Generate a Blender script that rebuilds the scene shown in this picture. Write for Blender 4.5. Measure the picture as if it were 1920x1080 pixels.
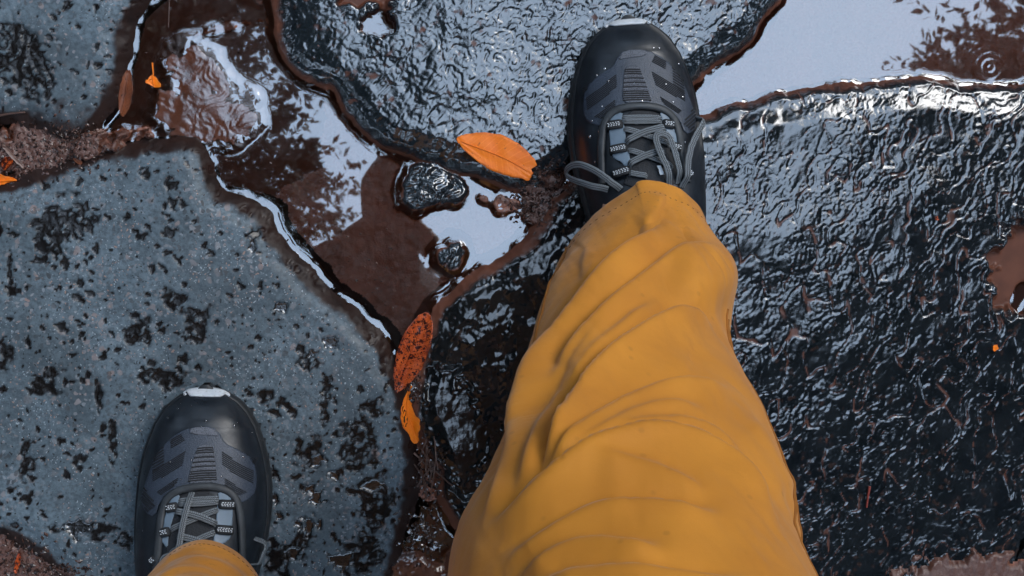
import bpy, bmesh, math, random
import numpy as np
from mathutils import Vector, Matrix
from mathutils.bvhtree import BVHTree

scene = bpy.context.scene
for o in list(bpy.data.objects):
    bpy.data.objects.remove(o, do_unlink=True)
COL = scene.collection
rnd = random.Random(7)

# ------------------------------------------------------------------ camera
CAM_Z = 1.28
FPX = 2900.0                       # focal length in pixels of a 1920 wide frame
NADIR = (745.0, 400.0)             # picture point straight below the phone
cam_d = bpy.data.cameras.new('camera')
cam_d.sensor_width = 36.0
cam_d.lens = 36.0 * FPX / 1920.0
cam_d.clip_start = 0.02
cam_d.clip_end = 500
cam = bpy.data.objects.new('camera', cam_d)
COL.objects.link(cam)
_n = Vector(((NADIR[0] - 960) / FPX, (540 - NADIR[1]) / FPX, -1)).normalized()
CROT = _n.rotation_difference(Vector((0, 0, -1)))
cam.rotation_mode = 'QUATERNION'
cam.rotation_quaternion = CROT
cam.location = (0, 0, CAM_Z)
scene.camera = cam
CM = np.array(CROT.to_matrix())

def at(px, py, z=0.0):
    """ground-plan point under a picture point, at height z"""
    v = CM @ np.array(((px - 960) / FPX, (540 - py) / FPX, -1.0))
    t = (z - CAM_Z) / v[2]
    return np.array((v[0] * t, v[1] * t, z))

def project(P):
    """world points (n,3) -> picture points (n,2), used to measure cloth folds"""
    q = (P - np.array((0, 0, CAM_Z))) @ CM
    return np.stack((960 + FPX * q[:, 0] / -q[:, 2], 540 - FPX * q[:, 1] / -q[:, 2]), 1)

# ------------------------------------------------------------------ sky, sun, exposure
SUN_AZ, SUN_EL = math.radians(51), math.radians(47)      # azimuth from +Y towards +X
world = bpy.data.worlds.new('World')
scene.world = world
world.use_nodes = True
wn, wl = world.node_tree.nodes, world.node_tree.links
bg = wn['Background']
sky = wn.new('ShaderNodeTexSky')
sky.sky_type = 'NISHITA'
sky.sun_disc = False
sky.sun_elevation = SUN_EL
sky.sun_rotation = SUN_AZ
sky.dust_density = 4.0
cl_n = wn.new('ShaderNodeTexNoise'); cl_n.inputs['Scale'].default_value = 2.2; cl_n.inputs['Detail'].default_value = 4
cl_c = wn.new('ShaderNodeMix'); cl_c.data_type = 'RGBA'
cl_c.inputs[6].default_value = (7.6, 10.2, 13.9, 1)
cl_c.inputs[7].default_value = (10.0, 12.8, 16.6, 1)
wl.new(cl_n.outputs['Fac'], cl_c.inputs[0])
mx = wn.new('ShaderNodeMix'); mx.data_type = 'RGBA'
mx.inputs[0].default_value = 0.85
wl.new(sky.outputs[0], mx.inputs[6]); wl.new(cl_c.outputs[2], mx.inputs[7])
wl.new(mx.outputs[2], bg.inputs['Color'])
bg.inputs['Strength'].default_value = 0.15

sun_d = bpy.data.lights.new('sun', 'SUN')
sun_d.energy = 1.5
sun_d.angle = math.radians(38)
sun_d.color = (1.0, 0.95, 0.88)
sun = bpy.data.objects.new('sun', sun_d)
COL.objects.link(sun)
_sd = Vector((math.sin(SUN_AZ) * math.cos(SUN_EL), math.cos(SUN_AZ) * math.cos(SUN_EL), math.sin(SUN_EL)))
sun.rotation_mode = 'QUATERNION'
sun.rotation_quaternion = _sd.to_track_quat('Z', 'Y')
sun.location = _sd * 30

scene.view_settings.view_transform = 'Standard'
scene.view_settings.look = 'None'
scene.view_settings.gamma = 1
scene.view_settings.exposure = 1.0
scene.render.engine = 'CYCLES'
scene.cycles.use_denoising = True
scene.cycles.max_bounces = 5
scene.cycles.sample_clamp_indirect = 6

# ------------------------------------------------------------------ helpers
def setp(o, label=None, cat=None, group=None, kind=None):
    if label: o['label'] = label
    if cat: o['category'] = cat
    if group: o['group'] = group
    if kind: o['kind'] = kind
    return o

def np_mesh(name, V, Q, mat, parent=None, attrs=None, smooth=True):
    """V (n,3), Q (m,3 or 4) -> linked mesh object"""
    V = np.asarray(V, dtype=np.float32); Q = np.asarray(Q, dtype=np.int32)
    k = Q.shape[1]
    me = bpy.data.meshes.new(name)
    me.vertices.add(len(V)); me.vertices.foreach_set('co', V.ravel())
    me.loops.add(Q.size); me.loops.foreach_set('vertex_index', Q.ravel())
    me.polygons.add(len(Q))
    me.polygons.foreach_set('loop_start', np.arange(0, Q.size, k, dtype=np.int32))
    me.polygons.foreach_set('use_smooth', np.full(len(Q), smooth, dtype=bool))
    me.update(calc_edges=True)
    for an, av in (attrs or {}).items():
        a = me.attributes.new(an, 'FLOAT', 'POINT')
        a.data.foreach_set('value', np.asarray(av, dtype=np.float32))
    me.materials.append(mat)
    o = bpy.data.objects.new(name, me)
    COL.objects.link(o)
    if parent: o.parent = parent
    return o

def py_mesh(name, verts, faces, mat, parent=None, smooth=True):
    me = bpy.data.meshes.new(name)
    me.from_pydata([tuple(v) for v in verts], [], faces)
    me.update()
    if smooth: me.polygons.foreach_set('use_smooth', [True] * len(me.polygons))
    me.materials.append(mat)
    o = bpy.data.objects.new(name, me)
    COL.objects.link(o)
    if parent: o.parent = parent
    return o

def empty(name, loc=(0, 0, 0)):
    o = bpy.data.objects.new(name, None)
    o.empty_display_size = 0.05
    o.location = loc
    COL.objects.link(o)
    return o

def hsh(ix, iy, seed):
    h = (ix.astype(np.int64) * 374761393 + iy.astype(np.int64) * 668265263 + seed * 974711) & 0xFFFFFFFF
    h = ((h ^ (h >> 13)) * 1274126177) & 0xFFFFFFFF
    h = h ^ (h >> 16)
    return (h & 0xFFFFFF) / float(0x1000000)

def perlin(x, y, seed=0):
    ix, iy = np.floor(x), np.floor(y)
    fx, fy = x - ix, y - iy
    def g(dx, dy):
        a = hsh(ix + dx, iy + dy, seed) * 2 * np.pi
        return np.cos(a) * (fx - dx) + np.sin(a) * (fy - dy)
    u = fx * fx * fx * (fx * (fx * 6 - 15) + 10); v = fy * fy * fy * (fy * (fy * 6 - 15) + 10)
    a = g(0, 0) * (1 - u) + g(1, 0) * u
    b = g(0, 1) * (1 - u) + g(1, 1) * u
    return (a * (1 - v) + b * v) * 1.5

def fbm(x, y, seed=0, oct=3):
    s = 0; a = 1.0
    for k in range(oct):
        s = s + a * perlin(x * 2 ** k, y * 2 ** k, seed + 17 * k); a *= 0.5
    return s

def sst(a, b, x):
    t = np.clip((x - a) / (b - a), 0, 1)
    return t * t * (3 - 2 * t)

def chaikin(P, n=2, closed=True):
    P = np.asarray(P, float)
    for _ in range(n):
        if closed:
            Q = np.roll(P, -1, 0)
            P = np.stack((0.75 * P + 0.25 * Q, 0.25 * P + 0.75 * Q), 1).reshape(-1, P.shape[1])
        else:
            A, B = P[:-1], P[1:]
            M = np.stack((0.75 * A + 0.25 * B, 0.25 * A + 0.75 * B), 1).reshape(-1, P.shape[1])
            P = np.concatenate((P[:1], M, P[-1:]))
    return P

def seg_dist(X, Y, P, closed=True):
    d = np.full(X.shape, 1e9); inside = np.zeros(X.shape, bool)
    n = len(P)
    for i in range(n if closed else n - 1):
        a, b = P[i], P[(i + 1) % n]
        ex, ey = b[0] - a[0], b[1] - a[1]
        L = ex * ex + ey * ey + 1e-18
        t = np.clip(((X - a[0]) * ex + (Y - a[1]) * ey) / L, 0, 1)
        dd = (X - a[0] - t * ex) ** 2 + (Y - a[1] - t * ey) ** 2
        d = np.minimum(d, dd)
        if closed:
            c = (a[1] > Y) != (b[1] > Y)
            inside ^= c & (X < ex * (Y - a[1]) / (ey if abs(ey) > 1e-15 else 1e-15) + a[0])
    d = np.sqrt(d)
    return np.where(inside, d, -d) if closed else d

# ------------------------------------------------------------------ node material helper
class NM:
    def __init__(s, name):
        s.m = bpy.data.materials.new(name); s.m.use_nodes = True
        s.n, s.l = s.m.node_tree.nodes, s.m.node_tree.links
        s.b = s.n['Principled BSDF']; s.out = s.n['Material Output']
    def node(s, t, **kw):
        x = s.n.new(t)
        for k, v in kw.items(): setattr(x, k, v)
        return x
    def link(s, a, b): s.l.new(a, b)
    def pos(s): return s.node('ShaderNodeNewGeometry').outputs['Position']
    def noise(s, scale, detail=3, rough=0.5, vec=None, dist=0.0):
        x = s.node('ShaderNodeTexNoise'); x.inputs['Scale'].default_value = scale
        x.inputs['Detail'].default_value = detail; x.inputs['Roughness'].default_value = rough
        x.inputs['Distortion'].default_value = dist
        s.link(vec or s.pos(), x.inputs['Vector']); return x.outputs['Fac']
    def voro(s, scale, feat='F1', vec=None):
        x = s.node('ShaderNodeTexVoronoi', feature=feat); x.inputs['Scale'].default_value = scale
        s.link(vec or s.pos(), x.inputs['Vector']); return x
    def ramp(s, fac, stops, interp='LINEAR'):
        x = s.node('ShaderNodeValToRGB'); x.color_ramp.interpolation = interp
        e = x.color_ramp.elements
        while len(e) < len(stops): e.new(0.5)
        for i, (p, c) in enumerate(stops):
            e[i].position = p
            e[i].color = (c, c, c, 1) if isinstance(c, (int, float)) else (*c, 1)
        s.link(fac, x.inputs[0]); return x.outputs[0]
    def mix(s, fac, a, b, mode='MIX'):
        x = s.node('ShaderNodeMix', data_type='RGBA', blend_type=mode)
        for i, v in ((0, fac), (6, a), (7, b)):
            if isinstance(v, (int, float)): x.inputs[i].default_value = v if i == 0 else (v, v, v, 1)
            elif isinstance(v, tuple): x.inputs[i].default_value = (*v, 1)
            else: s.link(v, x.inputs[i])
        return x.outputs[2]
    def math(s, op, a, b=0.0):
        x = s.node('ShaderNodeMath', operation=op)
        for i, v in ((0, a), (1, b)):
            if isinstance(v, (int, float)): x.inputs[i].default_value = v
            else: s.link(v, x.inputs[i])
        return x.outputs[0]
    def attr(s, name): return s.node('ShaderNodeAttribute', attribute_name=name).outputs['Fac']
    def bump(s, h, strength=0.5, dist=0.001, normal=None):
        x = s.node('ShaderNodeBump'); x.inputs['Strength'].default_value = strength
        x.inputs['Distance'].default_value = dist; s.link(h, x.inputs['Height'])
        if normal: s.link(normal, x.inputs['Normal'])
        return x.outputs[0]
    def set(s, **kw):
        for k, v in kw.items():
            i = s.b.inputs[k.replace('_', ' ')]
            if isinstance(v, (int, float)): i.default_value = v
            elif isinstance(v, tuple): i.default_value = (*v, 1)
            else: s.link(v, i)
        return s

def plain(name, col, rough=0.6, bump=None, ior=1.5, var=0.25):
    m = NM(name)
    n = m.noise(180, 3)
    c = m.mix(n, tuple(x * (1 - var) for x in col), tuple(min(1, x * (1 + var)) for x in col))
    m.set(Base_Color=c, Roughness=rough, IOR=ior)
    if bump: m.set(Normal=m.bump(m.noise(bump[0], 2), bump[1], bump[2]))
    return m.m

MUD_A, MUD_B = (0.195, 0.060, 0.027), (0.330, 0.108, 0.055)

def mud_colour(m):
    return m.mix(m.ramp(m.noise(34, 5, 0.6), [(0.3, 0.0), (0.72, 1.0)]), MUD_A, MUD_B)

def mat_mud():
    m = NM('wet_red_mud')
    c = mud_colour(m)
    v = m.voro(420)
    c = m.mix(m.ramp(v.outputs['Distance'], [(0.0, 0.55), (0.3, 0.0)]), c, (0.03, 0.012, 0.008))
    c = m.mix(m.math('MULTIPLY', m.attr('silt'), 0.8), c, m.mix(m.noise(240, 3), (0.030, 0.013, 0.010), (0.100, 0.050, 0.038)))
    sp = m.ramp(m.noise(900, 1), [(0.68, 0.0), (0.76, 1.0)])
    c = m.mix(sp, c, (0.22, 0.12, 0.085))
    m.set(Base_Color=c, Roughness=m.ramp(m.noise(160, 3), [(0.35, 0.12), (0.7, 0.5)]), IOR=1.6,
          Normal=m.bump(m.noise(700, 4, 0.65), 0.5, 0.0012))
    return m.m

def mat_slab(name, tint=1.0):
    """grey cast slab with aggregate chips; 'pit' marks the broken black hollows, 'mud' its stained rim"""
    m = NM(name)
    base = m.mix(m.ramp(m.noise(26, 5, 0.6), [(0.3, 0.0), (0.7, 1.0)]),
                 (0.072 * tint, 0.100 * tint, 0.120 * tint), (0.160 * tint, 0.210 * tint, 0.245 * tint))
    base = m.mix(m.ramp(m.noise(9, 4, 0.6), [(0.36, 0.65), (0.55, 0.0)]), base, (0.050, 0.066, 0.076))
    base = m.mix(m.ramp(m.noise(300, 3, 0.7), [(0.35, 0.7), (0.6, 0.0)]), base, (0.035, 0.048, 0.058))
    # warped voronoi chips
    warp = m.node('ShaderNodeVectorMath', operation='MULTIPLY_ADD')
    nz = m.node('ShaderNodeTexNoise'); nz.inputs['Scale'].default_value = 120; m.link(m.pos(), nz.inputs['Vector'])
    m.link(nz.outputs['Color'], warp.inputs[0]); warp.inputs[1].default_value = (0.008, 0.008, 0.0); m.link(m.pos(), warp.inputs[2])
    for sc, lo, hi, col_a, col_b in ((150, 0.83, 0.85, (0.30, 0.20, 0.17), (0.20, 0.235, 0.26)),
                                     (290, 0.72, 0.74, (0.22, 0.25, 0.28), (0.26, 0.19, 0.17)),
                                     (210, 0.80, 0.82, (0.030, 0.036, 0.042), (0.055, 0.045, 0.042))):
        v = m.voro(sc, vec=warp.outputs[0])
        sep = m.node('ShaderNodeSeparateColor'); m.link(v.outputs['Color'], sep.inputs[0])
        pick = m.ramp(sep.outputs[0], [(lo, 0.0), (hi, 1.0)])
        edge = m.ramp(v.outputs['Distance'], [(0.34, 1.0), (0.46, 0.0)])
        f = m.math('MULTIPLY', m.math('MULTIPLY', pick, edge), m.ramp(m.noise(16, 3), [(0.38, 0.15), (0.68, 0.85)]))
        base = m.mix(f, base, m.mix(sep.outputs[1], col_a, col_b))
    for sc, lo, rr_, colr in ((230, 0.66, 0.20, (0.008, 0.010, 0.012)), (420, 0.72, 0.26, (0.30, 0.34, 0.37)), (340, 0.86, 0.26, (0.30, 0.19, 0.15))):
        v = m.voro(sc, vec=warp.outputs[0]); sep = m.node('ShaderNodeSeparateColor'); m.link(v.outputs['Color'], sep.inputs[0])
        f = m.math('MULTIPLY', m.ramp(sep.outputs[2], [(lo, 0.0), (lo + .02, 1.0)]), m.ramp(v.outputs['Distance'], [(rr_ * .7, 0.85), (rr_, 0.0)]))
        base = m.mix(f, base, colr)
    pit = m.attr('pit'); mud = m.attr('mud')
    black = m.mix(m.noise(90, 3), (0.003, 0.004, 0.005), (0.014, 0.010, 0.008))
    c = m.mix(pit, base, black)
    c = m.mix(mud, c, m.mix(m.noise(60, 4), (0.007, 0.006, 0.006), (0.036, 0.016, 0.011)))
    wet = m.math('MAXIMUM', pit, mud)
    r = m.mix(pit, m.mix(mud, m.ramp(m.noise(70, 4), [(0.3, 0.34), (0.7, 0.6)]), 0.38), m.ramp(m.attr('pool'), [(0.2, 0.14), (0.8, 0.04)]))
    m.set(Base_Color=c, Roughness=r, IOR=m.math('SUBTRACT', m.math('ADD', m.math('MULTIPLY', m.attr('pool'), 0.75), 1.42), m.math('MULTIPLY', mud, 0.18)),
          Normal=m.bump(m.noise(520, 4, 0.7), 0.35, 0.0008))
    return m.m

def mat_rock(name, col_a, col_b, rough=0.1, ior=1.95, bump=0.25, bs=900):
    """black rock under a film of rain"""
    m = NM(name)
    c = m.mix(m.ramp(m.noise(45, 5, 0.65), [(0.3, 0.0), (0.75, 1.0)]), col_a, col_b)
    sp = m.voro(330)
    sep = m.node('ShaderNodeSeparateColor'); m.link(sp.outputs['Color'], sep.inputs[0])
    c = m.mix(m.math('MULTIPLY', m.ramp(sep.outputs[0], [(0.93, 0.0), (0.95, 1.0)]), 0.5), c, (0.05, 0.028, 0.022))
    mud = m.attr('mud')
    c = m.mix(mud, c, m.mix(m.noise(70, 4), (0.060, 0.022, 0.013), (0.17, 0.062, 0.036)))
    r = m.mix(m.math('MULTIPLY', mud, 0.85), m.ramp(m.noise(55, 4), [(0.3, rough * 0.6), (0.75, rough * 2.0)]), 0.42)
    m.set(Base_Color=c, Roughness=r, IOR=m.math('SUBTRACT', ior, m.math('MULTIPLY', mud, ior - 1.3)), Normal=m.bump(m.noise(bs, 3, 0.6), bump, 0.0007))
    return m.m

def mat_water():
    m = NM('muddy_water')
    m.n.remove(m.b)
    g = m.node('ShaderNodeBsdfGlossy'); g.inputs['Roughness'].default_value = 0.015
    g.inputs['Color'].default_value = (0.97, 0.98, 1, 1)
    t = m.node('ShaderNodeBsdfTransparent'); t.inputs['Color'].default_value = (0.95, 0.88, 0.84, 1)
    f = m.node('ShaderNodeFresnel'); f.inputs['IOR'].default_value = 2.2
    x = m.node('ShaderNodeMixShader')
    m.link(f.outputs[0], x.inputs[0]); m.link(t.outputs[0], x.inputs[1]); m.link(g.outputs[0], x.inputs[2])
    m.link(x.outputs[0], m.out.inputs['Surface'])
    return m.m

M_MUD = mat_mud()
M_SLAB = mat_slab('grey_slab', 1.0)
M_ROCK_B = mat_rock('wet_dark_rock', (0.006, 0.009, 0.012), (0.020, 0.027, 0.033), 0.085, 1.95, 0.13, 900)
M_ROCK_C = mat_rock('wet_black_rock', (0.004, 0.006, 0.008), (0.014, 0.017, 0.020), 0.080, 1.85, 0.13, 900)
M_ROCK_E = mat_rock('wet_black_smooth_rock', (0.004, 0.005, 0.006), (0.014, 0.014, 0.014), 0.09, 1.62, 0.10, 600)
M_WATER = mat_water()

# ------------------------------------------------------------------ the ground: one height field cut into stones, mud and water
def axis(lo, a, b, hi, step):
    mid = np.arange(a, b, step)
    def tail(start, end):
        out, s, x = [], step, start
        sg = 1 if end > start else -1
        while abs(x - start) < abs(end - start):
            s = min(s * 1.12, 0.0065 if abs(x - start) < 0.42 else 0.03); x += sg * s; out.append(x)
        return out
    return np.array(tail(a, lo)[::-1] + list(mid) + tail(mid[-1], hi))
STEP = 0.00105
gx = axis(-1.3, -0.345, 0.535, 1.5, STEP)
gy = axis(-1.2, -0.290, 0.195, 1.1, STEP)
GX, GY = np.meshgrid(gx, gy)
# coarse lattice for outline distances
cx = np.arange(-1.35, 1.56, 0.003); cy = np.arange(-1.25, 1.16, 0.003)
CX, CY = np.meshgrid(cx, cy)
def bil(F, X, Y):
    u = np.clip((X - cx[0]) / 0.003, 0, len(cx) - 1.001); v = np.clip((Y - cy[0]) / 0.003, 0, len(cy) - 1.001)
    i, j = u.astype(int), v.astype(int); fu, fv = u - i, v - j
    return (F[j, i] * (1 - fu) + F[j, i + 1] * fu) * (1 - fv) + (F[j + 1, i] * (1 - fu) + F[j + 1, i + 1] * fu) * fv
WXn = 0.0035 * fbm(GX / 0.030, GY / 0.030, 3, 4); WYn = 0.0035 * fbm(GX / 0.030, GY / 0.030, 91, 4)
def sdf(poly, warp=1.0, ch=2):
    P = chaikin([at(x, y, 0.005)[:2] for x, y in poly], ch)
    mn, mxp = P.min(0) - 0.25, P.max(0) + 0.25
    F = np.full(CX.shape, -0.25)
    i0, i1 = np.searchsorted(cx, (mn[0], mxp[0])); j0, j1 = np.searchsorted(cy, (mn[1], mxp[1]))
    F[j0:j1, i0:i1] = seg_dist(CX[j0:j1, i0:i1], CY[j0:j1, i0:i1], P)
    return bil(F, GX + WXn * warp, GY + WYn * warp)
PXY = project(np.stack((GX.ravel(), GY.ravel(), np.zeros(GX.size)), 1))
PX, PY = PXY[:, 0].reshape(GX.shape), PXY[:, 1].reshape(GX.shape)

def blob(x, y, rx, ry, ang=0, rough=0.35, sc=0.02, seed=5):
    """soft 0..1 mask of an uneven patch, sizes in picture pixels"""
    out = np.zeros(GX.shape)
    p = at(x, y); R = (max(rx, ry) * 1.9 + 6) / 2150.0
    i0, i1 = np.searchsorted(gx, (p[0] - R, p[0] + R)); j0, j1 = np.searchsorted(gy, (p[1] - R, p[1] + R))
    J, I = slice(j0, j1), slice(i0, i1)
    if j1 - j0 < 2 or i1 - i0 < 2: return out
    c, s = math.cos(math.radians(ang)), math.sin(math.radians(ang))
    dx, dy = PX[J, I] - x, PY[J, I] - y
    u = (dx * c + dy * s) / rx; v = (-dx * s + dy * c) / ry
    r = np.sqrt(u * u + v * v) + rough * fbm(GX[J, I] / sc, GY[J, I] / sc, seed, 3)
    out[J, I] = 1 - sst(0.75, 1.1, r)
    return out

def rot(ang):
    c, s = math.cos(math.radians(ang)), math.sin(math.radians(ang))
    return GX * c + GY * s, -GX * s + GY * c

# mud bed
bed = -0.0092 + 0.0016 * fbm(GX / 0.05, GY / 0.05, 11, 4) + 0.0005 * fbm(GX / 0.008, GY / 0.008, 12, 3)
far = np.hypot((GX - 0.10) / 1.25, (GY + 0.03)) - 0.50 + 0.10 * fbm(GX / 0.25, GY / 0.25, 14, 3)
bed = bed + 0.013 * sst(0.0, 0.22, far)
for (x, y, rx, ry, a, hgt, sd) in (
        (60, 285, 190, 55, -8, 0.0125, 1), (205, 268, 90, 24, -14, 0.0085, 2), (1018, 372, 42, 56, 20, 0.0135, 3),
        (945, 384, 26, 22, 0, 0.0100, 4), (908, 373, 11, 9, 0, 0.0095, 4), (1005, 480, 46, 50, -40, 0.0085, 6),
        (800, 880, 40, 62, -8, 0.0095, 7), (30, 1060, 110, 60, 20, 0.013, 8), (1840, 1092, 190, 60, 0, 0.0158, 9),
        (780, 1060, 90, 40, 0, 0.0050, 10), (1030, 320, 40, 26, -20, 0.012, 12), (240, 170, 18, 60, 8, 0.0030, 13),
        (480, 90, 60, 50, 0, 0.0025, 14), (420, 52, 60, 10, -14, 0.0092, 15), (880, 560, 60, 34, -30, 0.008, 16)):
    bed = bed + hgt * blob(x, y, rx, ry, a, 0.35, 0.016, 100 + sd)
grain = perlin(GX / 0.0032, GY / 0.0032, 21) + 0.6 * perlin(GX / 0.0016, GY / 0.0016, 22)
bed = bed + np.where(bed > -0.001, 0.00075 * grain, 0.0001 * grain)

STONES = []       # name, height, mud, pit, label ...
def stone(name, poly, T, wf, tex, p=1.35, warp=1.0, rnd_in=0.012, dome=None):
    s = sdf(poly, warp)
    e = np.maximum(-s, 0)
    h = T - (T + 0.001) * (e / wf) ** p
    h = h - 0.25 * T * (1 - sst(0, rnd_in, s)) * (s > 0) - 0.25 * T * (s <= 0)
    if dome is not None: h = h + dome
    keep = sst(-wf * 1.0, 0.004, s)
    h = h + tex * (0.35 + 0.65 * keep)
    STONES.append(dict(name=name, h=np.maximum(h, -0.03), s=s))
    return s

# --- pits of the two grey slabs
def pit_field():
    pit = np.zeros(GX.shape); dep = np.zeros(GX.shape); pool = np.zeros(GX.shape)
    r2 = random.Random(31)
    def near(px, py, r):
        p = at(px, py, 0.01); i0, i1 = np.searchsorted(gx, (p[0] - r, p[0] + r)); j0, j1 = np.searchsorted(gy, (p[1] - r, p[1] + r))
        return p, slice(j0, j1), slice(i0, i1)
    for k in range(1400):
        px, py = r2.uniform(-60, 780), r2.uniform(-60, 1140)
        if 230 < px < 500 and 770 < py: continue
        rad = min(0.0052, 0.0010 + 0.0009 * r2.expovariate(1.0))
        p, J, I = near(px, py, rad * 3)
        if J.stop - J.start < 2: continue
        ca, sa, el = math.cos(k), math.sin(k), r2.uniform(0.7, 1.9)
        dx, dy = GX[J, I] - p[0], GY[J, I] - p[1]
        u, v = (dx * ca + dy * sa) / el, (-dx * sa + dy * ca)
        d = np.sqrt(u * u + v * v) / rad + 0.55 * perlin(GX[J, I] / 0.004, GY[J, I] / 0.004, k % 13)
        m = 1 - sst(0.7, 1.0, d)
        pit[J, I] = np.maximum(pit[J, I], m)
        dep[J, I] = np.maximum(dep[J, I], m * rad * 0.33)
    big = [(130, 412, 62, 46, 12), (100, 445, 40, 40, 4), (372, 605, 38, 34, 5), (262, 618, 34, 36, 6), (580, 678, 24, 26, 7), (330, 560, 26, 22, 3),
           (95, 720, 34, 34, 9), (45, 110, 66, 62, 3), (75, 150, 50, 38, 2), (30, 60, 26, 26, 3), (610, 770, 14, 34, 8), (700, 760, 26, 24, 1),
           (672, 830, 40, 62, 6), (704, 940, 38, 80, 7), (684, 1040, 44, 52, 5), (580, 850, 34, 36, 2), (500, 740, 18, 18, 3), (560, 1020, 24, 30, 9),
           (190, 740, 10, 40, 2), (215, 820, 12, 50, 4), (55, 860, 16, 40, 5), (150, 985, 60, 12, 7), (195, 990, 34, 24, 3), (310, 705, 50, 26, 1),
           (25, 500, 6, 36, 5), (320, 348, 14, 18, 6), (275, 325, 12, 16, 2), (10, 660, 22, 40, 3), (520, 1050, 30, 40, 3), (240, 1010, 20, 24, 2)]
    lump = fbm(GX / 0.006, GY / 0.006, 40, 3)
    for q, (x, y, rx, ry, sd) in enumerate(big):
        m = blob(x, y, rx * 0.86, ry * 0.86, 0, 0.6, 0.012, 300 + sd + q)
        m = m * sst(-0.50, -0.15, lump + 0.15)
        pit = np.maximum(pit, m)
        dep = np.maximum(dep, m * (0.0010 + 0.00040 * lump))
    # hollows brim full of rain: flat
    for (x, y, r) in ((475, 463, 11), (530, 575, 13), (620, 640, 15), (588, 660, 10), (582, 980, 18), (594, 930, 14), (580, 915, 11), (555, 1030, 14),
                      (150, 985, 20), (600, 860, 12), (700, 905, 16), (640, 1045, 22), (515, 932, 9), (525, 962, 9), (560, 975, 8), (625, 890, 10)):
        m = blob(x, y, r, r * 0.9, 0, 0.75, 0.006, 500 + int(x))
        pool = np.maximum(pool, m)
    return pit, dep, pool
PIT, DEP, POOL = pit_field()
NEAR = 1 - 0.8 * sst(0.02, 0.14, np.maximum(np.maximum(-0.345 - GX, GX - 0.535), np.maximum(-0.29 - GY, GY - 0.195)))   # coarse lattice out there
slab_tex = 0.00022 * fbm(GX / 0.010, GY / 0.010, 51, 4) + 0.0010 * fbm(GX / 0.07, GY / 0.07, 52, 2) - DEP

# --- rain-polished broken rock
Ux, Uy = rot(62)
wv = 0.006 * fbm(GX / 0.03, GY / 0.03, 61, 2)
def chips(X, Y, seed, thr=0.10):
    """cracks between polished facets: 0 on facets, 1 in the cracks"""
    n = np.minimum(np.abs(perlin(X, Y, seed)), 0.9 * np.abs(perlin(X * 1.7 + 4, Y * 1.7, seed + 2)) + 0.03)
    return 1 - sst(0.0, thr, n)
big_n = fbm(GX / 0.05, GY / 0.05, 63, 3)
# right rock: polished towards the shoe, rougher away from it
awC = np.clip(np.hypot((PX - 1420) / 520, (PY - 300) / 430), 0, 2)
rC = sst(0.35, 1.25, awC + 0.45 * big_n)
rough_n = 0.85 * perlin((Ux + wv) / 0.0074, (Uy + wv) / 0.0050, 62) + 0.5 * perlin((Ux + wv) / 0.0040, (Uy - wv) / 0.0031, 65) \
    + 0.5 * perlin((Ux - wv) / 0.02, (Uy + wv) / 0.014, 70) + 0.22 * perlin(GX / 0.0026, GY / 0.0025, 71)
texC = (0.00017 + 0.00017 * rC) * rough_n - (0.00045 - 0.00015 * rC) * chips((Ux + wv) / 0.0092, (Uy + wv) / 0.0064, 64, 0.12) * sst(-0.5, 0.25, big_n + 0.2) \
    + 0.0005 * fbm(GX / 0.024, GY / 0.024, 66, 2) + 0.0012 * fbm(GX / 0.09, GY / 0.09, 67, 2)
gro = np.abs(perlin((Ux + 2 * wv) / 0.05, (Uy + 2 * wv) / 0.017, 68))
texC = NEAR * texC - 0.0007 * NEAR * (1 - sst(0.0, 0.06, gro))
# rock under the toe: fine broken grain, darker rougher skirt to the left
rB = np.clip(sst(0.30, 1.0, np.hypot((PX - 1010) / 560, (PY - 60) / 330) + 0.40 * big_n), 0, 1)
fineB = perlin((GX + wv) / 0.0078, (GY + wv) / 0.0062, 72) + 0.5 * perlin((GX + wv) / 0.0036, (GY - wv) / 0.0030, 73)
texB = (0.00015 + 0.00030 * rB) * fineB - (0.0006 - 0.0002 * rB) * chips((GX + wv) / 0.0088, (GY + wv) / 0.0072, 74, 0.12) \
    + 0.0005 * fbm(GX / 0.018, GY / 0.018, 76, 2) + 0.0018 * fbm(GX / 0.08, GY / 0.08, 75, 2)
texB = texB * NEAR
rE = 1 - blob(850, 800, 60, 130, -18, 0.5, 0.02, 87) * 0.8
texE = (0.00014 + 0.00028 * rE) * (perlin((GX + wv) / 0.0066, (GY - wv) / 0.0085, 82) + 0.5 * perlin(GX / 0.003, GY / 0.0036, 83)) \
    + 0.0014 * fbm(GX / 0.030, GY / 0.030, 84, 3) * rE + 0.0016 * fbm(GX / 0.06, GY / 0.06, 86, 2)

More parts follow.
